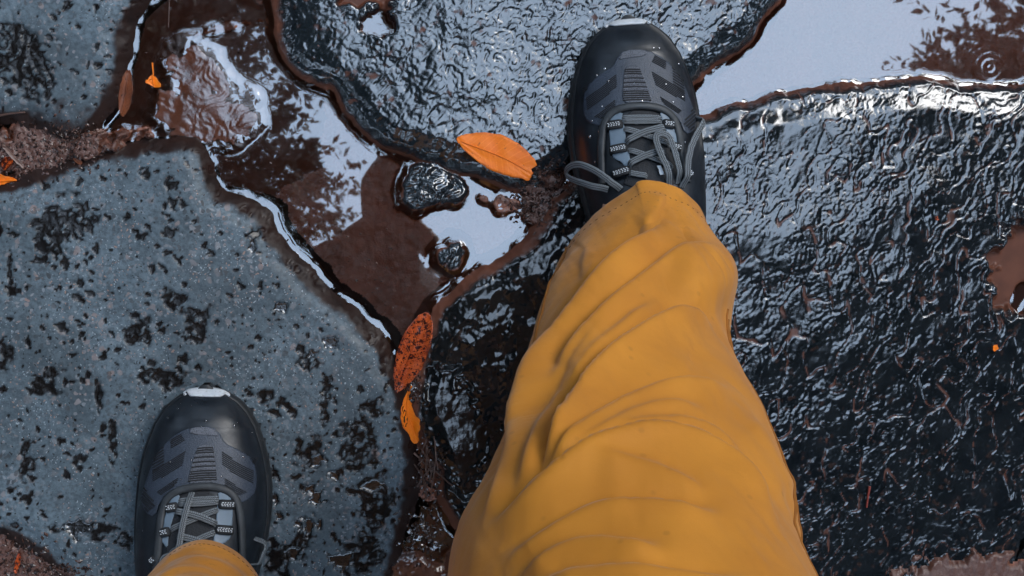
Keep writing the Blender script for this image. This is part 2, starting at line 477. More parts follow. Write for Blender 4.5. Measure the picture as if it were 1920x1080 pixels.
# outlines of the top edges (picture points, read on the ground plane)
A_POLY = [(-500, 520), (-120, 395), (0, 365), (60, 347), (120, 328), (200, 306), (290, 289), (352, 284), (368, 300), (376, 345), (400, 376), (440, 395),
          (482, 412), (502, 445), (522, 484), (560, 528), (600, 566), (650, 606), (692, 642), (722, 690), (732, 745), (748, 800), (760, 850), (758, 910),
          (742, 965), (728, 1020), (722, 1090), (690, 1400), (500, 1900), (-100, 1700), (-60, 1300), (150, 1120), (110, 1040), (40, 1000), (-80, 960), (-500, 900)]
D_POLY = [(-600, 150), (-80, 195), (0, 205), (60, 214), (110, 238), (150, 230), (186, 200), (200, 160), (208, 110), (214, 58), (226, 28), (246, 0), (280, -60),
          (330, -200), (250, -500), (-300, -600), (-700, -300)]
B_POLY = [(515, -10), (520, 60), (538, 105), (572, 132), (630, 152), (676, 205), (712, 248), (765, 274), (865, 292), (930, 322), (985, 342), (1025, 318), (1062, 290),
          (1110, 262), (1190, 230), (1250, 180), (1290, 138), (1335, 98), (1400, 55), (1432, 8), (1470, -60), (1500, -300), (1200, -700), (700, -650), (520, -300)]
C_POLY = [(1215, 330), (1250, 260), (1312, 228), (1380, 212), (1450, 196), (1520, 180), (1570, 176), (1640, 170), (1730, 158), (1800, 168), (1860, 176), (1920, 162),
          (2100, 150), (2600, 250), (2800, 800), (2500, 1300), (2000, 1120), (1900, 1110), (1800, 1120), (1700, 1160), (1640, 1300), (1300, 1500),
          (1185, 1200), (1175, 800), (1180, 500)]
E_POLY = [(1090, 348), (1062, 380), (1035, 430), (1000, 486), (940, 510), (880, 548), (836, 592), (822, 640), (802, 700), (790, 750), (802, 800), (832, 855), (848, 925),
          (866, 975), (900, 1010), (960, 1080), (1010, 1300), (1120, 1300), (1150, 900), (1140, 600), (1150, 420), (1140, 360)]
G_POLY = [(325, 125), (350, 100), (385, 120), (430, 165), (458, 200), (452, 240), (415, 262), (360, 258), (325, 228), (308, 180)]
H_POLY = [(766, 346), (780, 318), (815, 312), (852, 326), (862, 352), (852, 374), (815, 376), (775, 380), (762, 372)]
I_POLY = [(828, 470), (848, 462), (864, 474), (862, 490), (846, 494), (832, 486)]
J_POLY = [(700, 1090), (735, 1060), (775, 1048), (810, 1062), (830, 1090), (800, 1140), (730, 1140)]
K_POLY = [(842, 1078), (852, 1040), (872, 1018), (905, 1030), (930, 1070), (900, 1110), (860, 1110)]
F_POLY = [(2040, -40), (2200, 60), (2600, 60), (2800, -300), (2300, -600), (1900, -420)]

sA = stone('grey_paving_slab', A_POLY, 0.0120, 0.0185, slab_tex)
sD = stone('grey_paving_slab', D_POLY, 0.0110, 0.0190, slab_tex + 0.0005 * PIT * fbm(GX / 0.006, GY / 0.006, 77, 2))
domB = -0.012 * ((PX - 1000) / 900) ** 2 - 0.006 * np.clip((700 - PX) / 200, 0, 1.5) ** 2
sB = stone('rough_paving_rock', B_POLY, 0.0165, 0.0165, texB, dome=np.maximum(domB, -0.02))
domC = -0.080 * np.clip((PX - 1560) / 2270, 0, 1) ** 1.5 - 0.105 * np.clip((PY - 440) / 2270, 0, 1) ** 1.5
sC = stone('rough_paving_rock', C_POLY, 0.0195, 0.0105, texC, rnd_in=0.022, dome=np.maximum(domC, -0.05))
_pe = at(850, 800)
domE = 0.0022 - 0.13 * (GY - _pe[1]) * blob(850, 800, 62, 120, -18, 0.3, 0.02, 88)
sE = stone('rough_paving_rock', E_POLY, 0.0110, 0.0150, texE, dome=domE)
stone('submerged_stone', G_POLY, 0.0016, 0.024, 0.0007 * fbm(GX / 0.020, GY / 0.020, 92, 2) + 0.00040 * fbm((Ux + 3 * wv) / 0.0075, (Uy - 3 * wv) / 0.0055, 93, 2), rnd_in=0.02, warp=1.6)
tp = 0.0034 * fbm((Ux + 2 * wv) / 0.012, (Uy - 2 * wv) / 0.010, 95, 3)
stone('jagged_pebble', H_POLY, 0.0070, 0.0085, tp, warp=1.5)
stone('jagged_pebble', I_POLY, 0.0050, 0.0075, tp, warp=1.0)
stone('round_pebble', J_POLY, 0.0075, 0.010, 0.0008 * grain, rnd_in=0.03)
stone('round_pebble', K_POLY, 0.0085, 0.010, 0.0008 * grain, rnd_in=0.03)
stone('rough_paving_rock', F_POLY, 0.015, 0.015, texB)

# hollows that hold water or mud on the rocks
def hollow(i, x, y, rx, ry, a, to, seed, rough=0.4):
    m = blob(x, y, rx, ry, a, rough, 0.014, seed)
    STONES[i]['h'] = STONES[i]['h'] * (1 - m) + to * m
    STONES[i]['hol'] = np.maximum(STONES[i].get('hol', 0), sst(0.3, 0.7, m))
hollow(2, 708, 42, 34, 26, 20, -0.0035, 601); hollow(2, 700, -14, 80, 32, 0, 0.005, 602)
hollow(3, 1905, 500, 58, 92, 14, 0.0016, 603, 0.3); hollow(3, 1912, 555, 16, 30, 14, -0.002, 604, 0.3)
STONES[0]['h'] = STONES[0]['h'] * (1 - POOL) + POOL * (0.0086 + 0.0011 * POOL + 0.00005 * grain)

allh = np.stack([bed] + [s['h'] for s in STONES])
LAB = allh.argmax(0)
H = allh.max(0)
border = np.minimum(np.minimum(GX - gx[0], gx[-1] - GX), np.minimum(GY - gy[0], gy[-1] - GY))
H = H - 0.05 * (1 - sst(0.0, 0.10, border))

NY, NX = GX.shape
IDX = np.arange(NX * NY).reshape(NY, NX)
QUADS = np.stack((IDX[:-1, :-1], IDX[:-1, 1:], IDX[1:, 1:], IDX[1:, :-1]), -1).reshape(-1, 4)
FLAB = LAB[:-1, :-1].ravel()
VALL = np.stack((GX.ravel(), GY.ravel(), H.ravel()), 1)

def cut(name, fmask, mat, attrs=None, V=VALL):
    q = QUADS[fmask]
    u, inv = np.unique(q.ravel(), return_inverse=True)
    v = V[u]
    org = np.array((v[:, 0].mean(), v[:, 1].mean(), 0.0))
    o = np_mesh(name, v - org, inv.reshape(-1, 4), mat, attrs={k: a.ravel()[u] for k, a in (attrs or {}).items()})
    o.location = org
    return o

mud_bed = setp(cut('mud_bed', FLAB == 0, M_MUD, {'silt': sst(0.0004, 0.0022, H)}), 'red brown mud between and under the wet stones', kind='structure')
SLABEL = [
    ('large grey slab with black pits under the left shoe', 'stone', M_SLAB),
    ('grey slab with a big black hollow in the top left corner', 'stone', M_SLAB),
    ('dark rough wet rock under the toe of the right shoe', 'stone', M_ROCK_B),
    ('large black wet rough rock filling the right side', 'stone', M_ROCK_C),
    ('narrow black wet rock beside the trouser leg and the crack', 'stone', M_ROCK_E),
    ('brown stone just breaking the water in the top left puddle', 'stone', None),
    ('jagged dark pebble standing in the central puddle', 'pebble', M_ROCK_B),
    ('tiny dark pebble at the lower edge of the white reflection', 'pebble', M_ROCK_B),
    ('round brown pebble at the bottom of the crack, left one', 'pebble', None),
    ('round brown pebble at the bottom of the crack beside the trousers', 'pebble', None),
    ('dark rough rock past the top right puddle', 'stone', M_ROCK_B)]
M_BROWNSTONE = mat_rock('wet_brown_stone', (0.060, 0.022, 0.013), (0.14, 0.052, 0.031), 0.10, 1.9, 0.25, 600)
stain = 0.5 * fbm(GX / 0.012, GY / 0.012, 200, 3)
for i, s in enumerate(STONES):
    lab, cat, mt = SLABEL[i]
    ss, hh = s['s'], s['h']
    if mt is M_SLAB:
        mud = 1 - sst(-0.003, 0.0025, ss + 0.005 * stain)
        pit = np.maximum(PIT, POOL)
        if i == 1:                                             # silt washed over the slab's lower side
            mud = np.maximum(mud, 0.85 * sst(0.0, 1.0, (PY - 190 + 60 * stain) / 50) * (PX < 180))
    else:
        lvl = {2: 0.0062, 3: 0.0035, 4: 0.0022}.get(i, 0.002)
        mud = 1 - sst(lvl * 0.4, lvl, hh + 0.002 * stain)
        if i == 5: mud = 1 - sst(-0.0012, 0.0004, hh)
        if i in (3, 4): mud = 1 - sst(-0.007, -0.002, ss + 0.004 * stain)
        if i == 3: mud = np.maximum(mud, 0.85 * (1 - sst(0.015, 0.05, gro)) * sst(0.0, 0.3, stain + 0.12))
        if i == 2: mud = np.maximum(mud, 0.8 * sst(0.42, 0.62, stain + 0.12))
        mud = np.maximum(mud, s.get('hol', 0)); pit = mud * 0
    o = cut(s['name'], FLAB == i + 1, mt or M_BROWNSTONE, {'mud': np.clip(mud, 0, 1), 'pit': pit, **({'pool': POOL} if mt is M_SLAB else {})})
    setp(o, lab, cat, 'paving stones' if cat == 'stone' else 'pebbles in the water')

# --- water with its curved rim at every shore
low = H < 0.0
SEED = np.where(low, -1, IDX)                 # nearest dry vertex by jump flooding
near = SEED.copy(); best = np.where(low, 1e9, 0.0)
flatx, flaty = GX.ravel(), GY.ravel()
for st in (32, 16, 8, 4, 2, 1, 1):
    for dy in (-st, 0, st):
        for dx in (-st, 0, st):
            if dx == dy == 0: continue
            sh = np.full_like(near, -1)
            ys, yd = slice(max(0, dy), NY + min(0, dy)), slice(max(0, -dy), NY + min(0, -dy))
            xs, xd = slice(max(0, dx), NX + min(0, dx)), slice(max(0, -dx), NX + min(0, -dx))
            sh[yd, xd] = near[ys, xs]
            ok = sh >= 0
            d = np.where(ok, (GX - flatx[sh]) ** 2 + (GY - flaty[sh]) ** 2, 1e9)
            b = d < best
            best = np.where(b, d, best); near = np.where(b, sh, near)
dist = np.sqrt(np.minimum(best, 1.0))
ker = np.array((1, 4, 6, 4, 1)) / 16.0
def blur(F, n):
    for _ in range(n):
        for ax in (0, 1):
            P = np.pad(F, [(2, 2) if a == ax else (0, 0) for a in (0, 1)], mode='edge')
            F = sum(k * (P[i:i + NY, :] if ax == 0 else P[:, i:i + NX]) for i, k in enumerate(ker))
    return F
dist = blur(dist, 4)
W = 0.00085 * np.clip(1 + 0.9 * fbm(GX / 0.022, GY / 0.022, 702, 3), 0.12, 2) * np.exp(-dist / 0.0020 - (dist / 0.0055) ** 2)
def ripple(px, py, amp, wl, reach, r0=0.0):
    p = at(px, py)
    r = np.sqrt((GX - p[0]) ** 2 + (GY - p[1]) ** 2)
    return amp * np.cos((r - r0) * 2 * np.pi / wl) * np.exp(-((r - r0) / reach) ** 2)
W = W + ripple(1856, 126, 0.00007, 0.0056, 0.0105)
W = W + 0.000012 * fbm(GX / 0.04, GY / 0.04, 701, 2)
wet = H < W + 0.0002
for _ in range(2):
    d_ = wet.copy(); d_[1:] |= wet[:-1]; d_[:-1] |= wet[1:]; d_[:, 1:] |= wet[:, :-1]; d_[:, :-1] |= wet[:, 1:]; wet = d_
fw = (wet[:-1, :-1] | wet[1:, :-1] | wet[:-1, 1:] | wet[1:, 1:])
inreach = (border[:-1, :-1] > 0.12)
fw = (fw & inreach).ravel()
WV = np.stack((GX.ravel(), GY.ravel(), W.ravel()), 1)
fpx, fpy = PX[:-1, :-1].ravel(), PY[:-1, :-1].ravel()
p2 = (fpx > 1230) & (fpy < 260); p3 = (fpx > 1560) & ~p2; p5 = (fpy > 690) & ~p3
p4 = (fpx > 600) & (fpy < 95) & (fpx < 900) & ~p2
p1 = ~(p2 | p3 | p4 | p5)
for msk, lab in ((p1, 'brown puddle mirroring leaves and sky between the stones'), (p2, 'pale sky mirroring puddle in the top right corner'),
                 (p3, 'small brown puddle at the right edge'), (p4, 'small puddle in a hollow of the rough rock at the top'),
                 (p5, 'trickle of water at the foot of the crack')):
    if (fw & msk).sum() > 20:
        setp(cut('puddle_water', fw & msk, M_WATER, V=WV), lab, kind='structure')

# forest floor far around
def mat_floor():
    m = NM('forest_floor')
    c = m.mix(m.noise(3, 6, 0.65), (0.020, 0.013, 0.008), (0.075, 0.042, 0.022))
    m.set(Base_Color=c, Roughness=0.8, Normal=m.bump(m.noise(14, 6, 0.7), 0.8, 0.05)); return m.m
N = 40
fx = np.linspace(-70, 70, N); FX, FY = np.meshgrid(fx, fx)
fz = -0.055 + 0.5 * sst(6, 40, np.hypot(FX, FY)) * (1 + fbm(FX / 12, FY / 12, 5, 2))
fi = np.arange(N * N).reshape(N, N)
setp(np_mesh('ground', np.stack((FX.ravel(), FY.ravel(), fz.ravel()), 1),
             np.stack((fi[:-1, :-1], fi[:-1, 1:], fi[1:, 1:], fi[1:, :-1]), -1).reshape(-1, 4), mat_floor()),
     'brown forest floor around the path', kind='structure')

def ground_z(x, y):
    i = min(max(np.searchsorted(gx, x), 0), NX - 1); j = min(max(np.searchsorted(gy, y), 0), NY - 1)
    return float(max(H[j, i], W[j, i] if H[j, i] < 0 else -1))

# ------------------------------------------------------------------ trees: some mirrored in the puddles, the others added to block sky light
def tube(path, radii, seg=10, cap=True):
    """tapered round tube along points -> verts, quads"""
    path = [Vector(p) for p in path]
    V, F = [], []
    n = len(path)
    up = Vector((0.13, 0.31, 0.94))
    for i, p in enumerate(path):
        d = (path[min(i + 1, n - 1)] - path[max(i - 1, 0)]).normalized()
        a = d.cross(up)
        if a.length < 1e-4: a = d.orthogonal()
        a.normalize(); b = d.cross(a).normalized()
        for k in range(seg):
            t = 2 * math.pi * k / seg
            V.append(p + (a * math.cos(t) + b * math.sin(t)) * radii[i])
    for i in range(n - 1):
        for k in range(seg):
            k2 = (k + 1) % seg
            F.append((i * seg + k, i * seg + k2, (i + 1) * seg + k2, (i + 1) * seg + k))
    if cap:
        F.append(tuple(range(seg))[::-1]); F.append(tuple(range((n - 1) * seg, n * seg)))
    return V, F

def mat_bark():
    m = NM('bark')
    c = m.mix(m.noise(14, 5, 0.7), (0.020, 0.014, 0.010), (0.085, 0.060, 0.042))
    m.set(Base_Color=c, Roughness=0.85, Normal=m.bump(m.noise(30, 5, 0.7), 0.9, 0.02)); return m.m
def mat_foliage():
    m = NM('foliage')
    c = m.mix(m.noise(1.6, 3), (0.014, 0.026, 0.008), (0.040, 0.058, 0.015))
    m.set(Base_Color=c, Roughness=0.6, Specular_IOR_Level=0.15); return m.m
M_BARK, M_FOL = mat_bark(), mat_foliage()

def make_tree(seed, h, cr, ch):
    """trunk height h, crown radius cr, crown half height ch -> (trunk mesh object data, crown mesh data)"""
    r = random.Random(seed); nr = np.random.RandomState(seed)
    V, F = [], []
    def add(vf):
        v, f = vf; o = len(V); V.extend(v); F.extend([tuple(i + o for i in q) for q in f])
    bend = (r.uniform(-.3, .3), r.uniform(-.3, .3))
    add(tube([(bend[0] * (z / h) ** 2, bend[1] * (z / h) ** 2, z) for z in np.linspace(-0.1, h * 1.05, 9)],
             [0.24 * (1 - 0.085 * i) for i in range(9)], 12))
    tips = []
    for k in range(34):
        z0 = h * r.uniform(0.45, 1.0); a = r.uniform(0, 2 * math.pi); L = cr * r.uniform(0.75, 1.12)
        zt = h + r.uniform(-ch * .8, ch * .8); q = math.sqrt(max(0.15, 1 - ((zt - h) / ch) ** 2)); L *= q
        P = [(math.cos(a + .25 * t) * L * t + bend[0] * (z0 / h) ** 2, math.sin(a + .25 * t) * L * t + bend[1] * (z0 / h) ** 2,
              z0 + (zt - z0) * t ** 0.8) for t in (0, .25, .5, .75, 1)]
        add(tube(P, [.075, .058, .042, .026, .012], 6, False))
        for m_ in range(5):
            t = r.uniform(.35, 1.0); b = Vector(P[int(t * 4)])
            e = b + Vector((r.gauss(0, .5), r.gauss(0, .5), r.gauss(0.1, .4))) * (0.45 * cr / 2.4)
            add(tube([b, b.lerp(e, .5) + Vector((0, 0, .04)), e], [.018, .012, .005], 4, False)); tips.append(e)
        tips.append(Vector(P[-1]))
    # sprays of leaves on twigs round the limb tips
    C = np.array([tuple(t) for t in tips])
    n_tw = 11500
    base = C[nr.randint(0, len(C), n_tw)] + nr.normal(0, 0.17 * cr / 2.4, (n_tw, 3))
    d = base - np.array((0, 0, h)); d /= np.linalg.norm(d, axis=1)[:, None] + 1e-6
    d = d * 0.8 + nr.normal(0, .6, (n_tw, 3)); d /= np.linalg.norm(d, axis=1)[:, None]
    NL = 14
    t = np.linspace(0.05, 0.42, NL)[None, :, None]
    pos = (base[:, None, :] + d[:, None, :] * t).reshape(-1, 3)
    dd = np.repeat(d, NL, 0)
    side = np.cross(dd, nr.normal(0, 1, dd.shape)); side /= np.linalg.norm(side, axis=1)[:, None] + 1e-6
    ax = dd * 0.55 + side * 0.8; ax /= np.linalg.norm(ax, axis=1)[:, None]
    wd = np.cross(ax, nr.normal(0, 1, ax.shape)); wd /= np.linalg.norm(wd, axis=1)[:, None] + 1e-6
    ln = nr.uniform(.050, .095, (len(pos), 1)); wdt = ln * 0.27
    lv = np.stack((pos, pos + ax * ln * .45 + wd * wdt, pos + ax * ln, pos + ax * ln * .45 - wd * wdt), 1).reshape(-1, 3)
    lf = np.arange(len(lv)).reshape(-1, 4)
    return V, F, lv, lf

TREES = [  # seed, x, y, trunk top, crown radius, crown half height, turn, label
    (1, -3.26, 0.72, 8.6, 2.75, 3.0, 10, 'broadleaf tree whose leafy sprays are mirrored in the brown central puddle'),
    (2, 5.55, 1.30, 8.4, 2.75, 3.2, 60, 'broadleaf tree mirrored dark along the edge of the top right puddle'),
    (2, -3.7, 0.6, 10.6, 2.6, 3.4, 33, None), (2, -4.3, 1.9, 8.4, 2.6, 3.2, 250, None), (2, -4.4, -0.7, 8.2, 2.6, 3.2, 170, None), (1, 0.9, -4.0, 8.0, 2.7, 3.2, 0, None), (1, -2.6, -3.6, 8.2, 2.7, 3.0, 120, None), (2, 4.4, -3.0, 8.4, 2.8, 3.2, 200, None), (1, 5.4, -1.2, 9.6, 2.5, 3.2, 75, None), (2, 2.9, -3.6, 9.8, 2.5, 3.2, 130, None),
    (1, -6.8, 3.8, 8.0, 2.6, 3.2, 80, None), (1, -2.9, 6.2, 8.5, 2.6, 3.0, 200, None), (2, 1.7, 7.4, 8.5, 2.6, 3.2, 300, None),
    (2, 9.2, 2.0, 8.0, 2.8, 3.2, 150, None), (1, 9.0, -5.5, 8.0, 2.6, 3.2, 300, None), (2, -7.2, -2.2, 8.0, 2.6, 3.2, 20, None)]
_protos = {}
for (sd, x, y, h, cr, ch, turn, lab) in TREES:
    if sd not in _protos:
        V, F, lv, lf = make_tree(sd * 13, 8.3, 2.5, 3.1)
        mt = py_mesh('trunk', V, F, M_BARK); mc = np_mesh('crown', lv, lf, M_FOL, smooth=False)
        _protos[sd] = (mt.data, mc.data); tr, cr_o = mt, mc
    else:
        tr = bpy.data.objects.new('trunk', _protos[sd][0]); cr_o = bpy.data.objects.new('crown', _protos[sd][1])
        COL.objects.link(tr); COL.objects.link(cr_o)
    t = empty('broadleaf_tree', (x, y, -0.05)); t.rotation_euler = (0, 0, math.radians(turn))
    t.scale = (cr / 2.5, cr / 2.5, h / 8.3)
    tr.parent = t; cr_o.parent = t
    setp(t, lab or 'unseen broadleaf tree added outside the picture to block sky light', 'tree', 'trees around the clearing')  # entries without their own label are added trees that shut out bright sky
# added ring of unseen leaves that blocks low sky and darkens the horizon
nr = np.random.RandomState(77)
n_l = 26000
ang = nr.uniform(0, 2 * np.pi, n_l); rad = nr.uniform(12.5, 19, n_l); zz = nr.uniform(0, 1, n_l) ** 0.9 * (9.0 + 2.5 * np.sin(ang * 7) + 1.5 * np.sin(ang * 17 + 1))
c0 = np.stack((np.cos(ang) * rad, np.sin(ang) * rad, zz), 1)
a1 = nr.normal(0, 1, (n_l, 3)); a1 /= np.linalg.norm(a1, axis=1)[:, None]
a2 = np.cross(a1, nr.normal(0, 1, (n_l, 3))); a2 /= np.linalg.norm(a2, axis=1)[:, None]
l1 = nr.uniform(.28, .6, (n_l, 1)); l2 = l1 * .5
fv = np.stack((c0 - a1 * l1, c0 + a2 * l2, c0 + a1 * l1, c0 - a2 * l2), 1).reshape(-1, 3)
setp(np_mesh('horizon_screen', fv, np.arange(len(fv)).reshape(-1, 4), M_FOL, smooth=False), 'added ring of dark green leaves, unseen, screening the low sky all around', kind='stuff')
# ------------------------------------------------------------------ the photographer
def mat_cloth():
    m = NM('ochre_cotton')
    c = m.mix(m.ramp(m.noise(22, 4), [(0.3, 0.0), (0.7, 1.0)]), (0.52, 0.192, 0.012), (0.62, 0.240, 0.017))
    fine = m.noise(1500, 2, 0.5)
    c = m.mix(m.math('MULTIPLY', fine, 0.22), c, (0.40, 0.14, 0.010))
    h = m.math('ADD', m.math('MULTIPLY', fine, 0.15), m.noise(75, 4, 0.5))
    sep = m.node('ShaderNodeSeparateXYZ'); m.link(m.pos(), sep.inputs[0])
    lowz = m.ramp(sep.outputs[2], [(0.10, 1.0), (0.24, 0.0)])
    dirt = m.ramp(m.noise(260, 4, 0.7), [(0.60, 0.0), (0.68, 1.0)])
    c = m.mix(m.math('MULTIPLY', m.math('MULTIPLY', dirt, lowz), 0.55), c, (0.12, 0.05, 0.02))
    vd = m.voro(95); sp_ = m.node('ShaderNodeSeparateColor'); m.link(vd.outputs['Color'], sp_.inputs[0])
    spot = m.math('MULTIPLY', m.ramp(vd.outputs['Distance'], [(0.10, 1.0), (0.22, 0.0)]), m.ramp(sp_.outputs[0], [(0.80, 0.0), (0.82, 1.0)]))
    c = m.mix(m.math('MULTIPLY', spot, 0.35), c, (0.30, 0.105, 0.008))
    damp = m.math('MULTIPLY', m.ramp(m.noise(28, 4, 0.6), [(0.46, 0.0), (0.60, 1.0)]), m.ramp(sep.outputs[2], [(0.12, 1.0), (0.34, 0.0)]))
    c = m.mix(m.math('MULTIPLY', damp, 0.45), c, (0.33, 0.115, 0.008))
    m.set(Base_Color=c, Roughness=0.72, Sheen_Weight=0.15, Sheen_Roughness=0.4, Normal=m.bump(h, 0.22, 0.002)); return m.m
M_CLOTH = mat_cloth()
M_SEAM = plain('ochre_seam', (0.30, 0.11, 0.012), 0.8)
M_STITCH = plain('stitch_thread', (0.15, 0.055, 0.012), 0.8)
M_SKIN = plain('skin', (0.42, 0.25, 0.18), 0.5)
M_JACKET = plain('charcoal_jacket', (0.020, 0.021, 0.024), 0.75)
M_HAIR = plain('dark_hair', (0.015, 0.010, 0.008), 0.5)

def skin_body(name, nodes, edges, mat, parent=None, root=0, sub=1):
    """one continuous surface grown round a joint skeleton"""
    me = bpy.data.meshes.new(name)
    names = list(nodes)
    me.from_pydata([nodes[k][0] for k in names], [(names.index(a), names.index(b)) for a, b in edges], [])
    o = bpy.data.objects.new(name, me); COL.objects.link(o)
    md = o.modifiers.new('skin', 'SKIN'); md.use_smooth_shade = True
    for i, k in enumerate(names):
        r = nodes[k][1]
        me.skin_vertices[0].data[i].radius = r if isinstance(r, tuple) else (r, r)
        me.skin_vertices[0].data[i].use_root = (i == root)
    s_ = o.modifiers.new('sub', 'SUBSURF'); s_.levels = s_.render_levels = sub
    dg = bpy.context.evaluated_depsgraph_get()
    m2 = bpy.data.meshes.new_from_object(o.evaluated_get(dg))
    o.modifiers.clear(); o.data = m2
    m2.materials.clear(); m2.materials.append(mat)
    m2.polygons.foreach_set('use_smooth', [True] * len(m2.polygons))
    if parent: o.parent = parent
    return o

HIP_R, HIP_L = (0.095, -0.355, 0.90), (-0.095, -0.375, 0.90)
KNEE_R, KNEE_L = (0.135, -0.225, 0.50), (-0.125, -0.345, 0.50)
ANK_R, ANK_L = (0.178, -0.055, 0.105), (-0.152, -0.335, 0.100)
N = {'pelvis': ((0, -0.365, 0.96), (.13, .10)), 'hipR': (HIP_R, .085), 'hipL': (HIP_L, .085), 'kneeR': (KNEE_R, .055), 'kneeL': (KNEE_L, .055),
     'ankR': (ANK_R, .036), 'ankL': (ANK_L, .032), 'footR': ((0.182, 0.025, 0.050), (.030, .016)), 'footL': ((-0.152, -0.25, 0.045), (.030, .016)),
     'waist': ((-.005, -.33, 1.12), (.125, .09)), 'chest': ((-.02, -.235, 1.33), (.14, .10)), 'neck0': ((-.02, -.12, 1.48), .06),
     'neck1': ((-.01, -.03, 1.55), .052), 'skull': ((-.005, .035, 1.60), .078), 'face': ((-.003, .085, 1.575), .055), 'jaw': ((-.002, .075, 1.535), .035),
     'shL': ((-.185, -.13, 1.41), .055), 'elL': ((-.27, -.27, 1.19), .042), 'wrL': ((-.085, -.055, 1.315), .027), 'haL': ((-.055, -.03, 1.325), (.030, .016)),
     'shR': ((.130, -.235, 1.40), .055), 'elR': ((.235, -.34, 1.16), .042), 'wrR': ((.085, -.085, 1.315), .027), 'haR': ((.055, -.055, 1.325), (.030, .016))}
E = [('pelvis', 'hipR'), ('pelvis', 'hipL'), ('hipR', 'kneeR'), ('kneeR', 'ankR'), ('ankR', 'footR'), ('hipL', 'kneeL'), ('kneeL', 'ankL'), ('ankL', 'footL'),
     ('pelvis', 'waist'), ('waist', 'chest'), ('chest', 'neck0'), ('neck0', 'neck1'), ('neck1', 'skull'), ('skull', 'face'), ('face', 'jaw'),
     ('chest', 'shL'), ('shL', 'elL'), ('elL', 'wrL'), ('wrL', 'haL'), ('chest', 'shR'), ('shR', 'elR'), ('elR', 'wrR'), ('wrR', 'haR')]
for sgn, hk in ((-1, 'haL'), (1, 'haR')):
    hx, hy, hz = N[hk][0]
    for q, (dy, ln) in enumerate(((.026, .036), (.012, .042), (-.003, .038), (-.017, .030))):
        a, b = hk + 'f%da' % q, hk + 'f%db' % q
        N[a] = ((hx - sgn * .020, hy + dy + .012, hz + .006), .0085); N[b] = ((hx - sgn * (.020 + ln * .5), hy + dy + .014, hz - .012), .0075)
        E += [(hk, a), (a, b)]
    N[hk + 't'] = ((hx - sgn * .014, hy + .030, hz + .016), .010); N[hk + 't2'] = ((hx - sgn * .036, hy + .030, hz + .018), .008)
    E += [(hk, hk + 't'), (hk + 't', hk + 't2')]
person = skin_body('person', N, E, M_SKIN, sub=1)
setp(person, 'person in ochre trousers and dark trainers stepping forward, seen from above', 'person')
J = {k: (N[k][0], tuple(x * 1.16 + .008 for x in (N[k][1] if isinstance(N[k][1], tuple) else (N[k][1],) * 2)))
     for k in ('pelvis', 'waist', 'chest', 'neck0', 'shL', 'elL', 'wrL', 'shR', 'elR', 'wrR')}
J['pelvis'] = ((0, -.355, .93), (.165, .125)); J['hood'] = ((-.02, -.09, 1.53), .075)
skin_body('jacket', J, [('pelvis', 'waist'), ('waist', 'chest'), ('chest', 'neck0'), ('neck0', 'hood'), ('chest', 'shL'), ('shL', 'elL'), ('elL', 'wrL'),
                        ('chest', 'shR'), ('shR', 'elR'), ('elR', 'wrR')], M_JACKET, person, sub=2)
skin_body('hair', {'a': ((-.005, -.005, 1.625), .074), 'b': ((-.005, .045, 1.645), .070), 'c': ((-.005, .075, 1.625), .050)}, [('a', 'b'), ('b', 'c')], M_HAIR, person, sub=2)

# --- trouser legs: rings round the leg axis with folds pressed into the cloth
def spline(xs, ys, q):
    """smooth monotone-ish interpolation (Catmull-Rom on uneven knots)"""
    xs = np.asarray(xs, float); ys = np.asarray(ys, float)
    m = np.gradient(ys, xs, axis=0)
    i = np.clip(np.searchsorted(xs, q) - 1, 0, len(xs) - 2)
    h = xs[i + 1] - xs[i]; t = (q - xs[i]) / h
    if ys.ndim > 1: t = t[:, None]; h = h[:, None]
    return ((1 + 2 * t) * (1 - t) ** 2) * ys[i] + t * (1 - t) ** 2 * h * m[i] + t * t * (3 - 2 * t) * ys[i + 1] + t * t * (t - 1) * h * m[i + 1]

def leg_rings(C, RX, RY, rows, cols, skew=0.0, peak=0.55):
    """C (k,3) axis points, ring half widths -> vertex grid (rows, cols, 3), outward normals, arc parameter"""
    C = np.asarray(C, float)
    L = np.concatenate(([0], np.cumsum(np.linalg.norm(np.diff(C, axis=0), axis=1))))
    q = np.linspace(0, 1, rows) ** 1.15 * L[-1]
    P = spline(L, C, q); rx = spline(L, np.asarray(RX, float), q); ry = spline(L, np.asarray(RY, float), q)
    D = np.gradient(P, axis=0); D /= np.linalg.norm(D, axis=1)[:, None]
    X = np.array((1.0, 0, 0)); Xv = X - D * (D @ X)[:, None]; Xv /= np.linalg.norm(Xv, axis=1)[:, None]
    Fv = np.cross(D, Xv)
    th = np.linspace(0, 2 * np.pi, cols, endpoint=False)
    ca, sa = np.cos(th), np.sin(th)
    # the hem is pinched to a crease in front and hangs lower on the inner side
    pk = np.exp(-q / 0.05)[:, None]
    cx_ = np.sign(ca) * np.abs(ca) ** (1 + peak * pk * (sa > 0))
    V = P[:, None] + Xv[:, None] * (rx[:, None] * cx_)[..., None] + Fv[:, None] * (ry[:, None] * sa + skew * pk * ca)[..., None]
    Nn = Xv[:, None] * (ca[None] / rx[:, None])[..., None] + Fv[:, None] * (sa[None] / ry[:, None])[..., None]
    Nn /= np.linalg.norm(Nn, axis=2)[..., None]
    return V, Nn, q, Fv

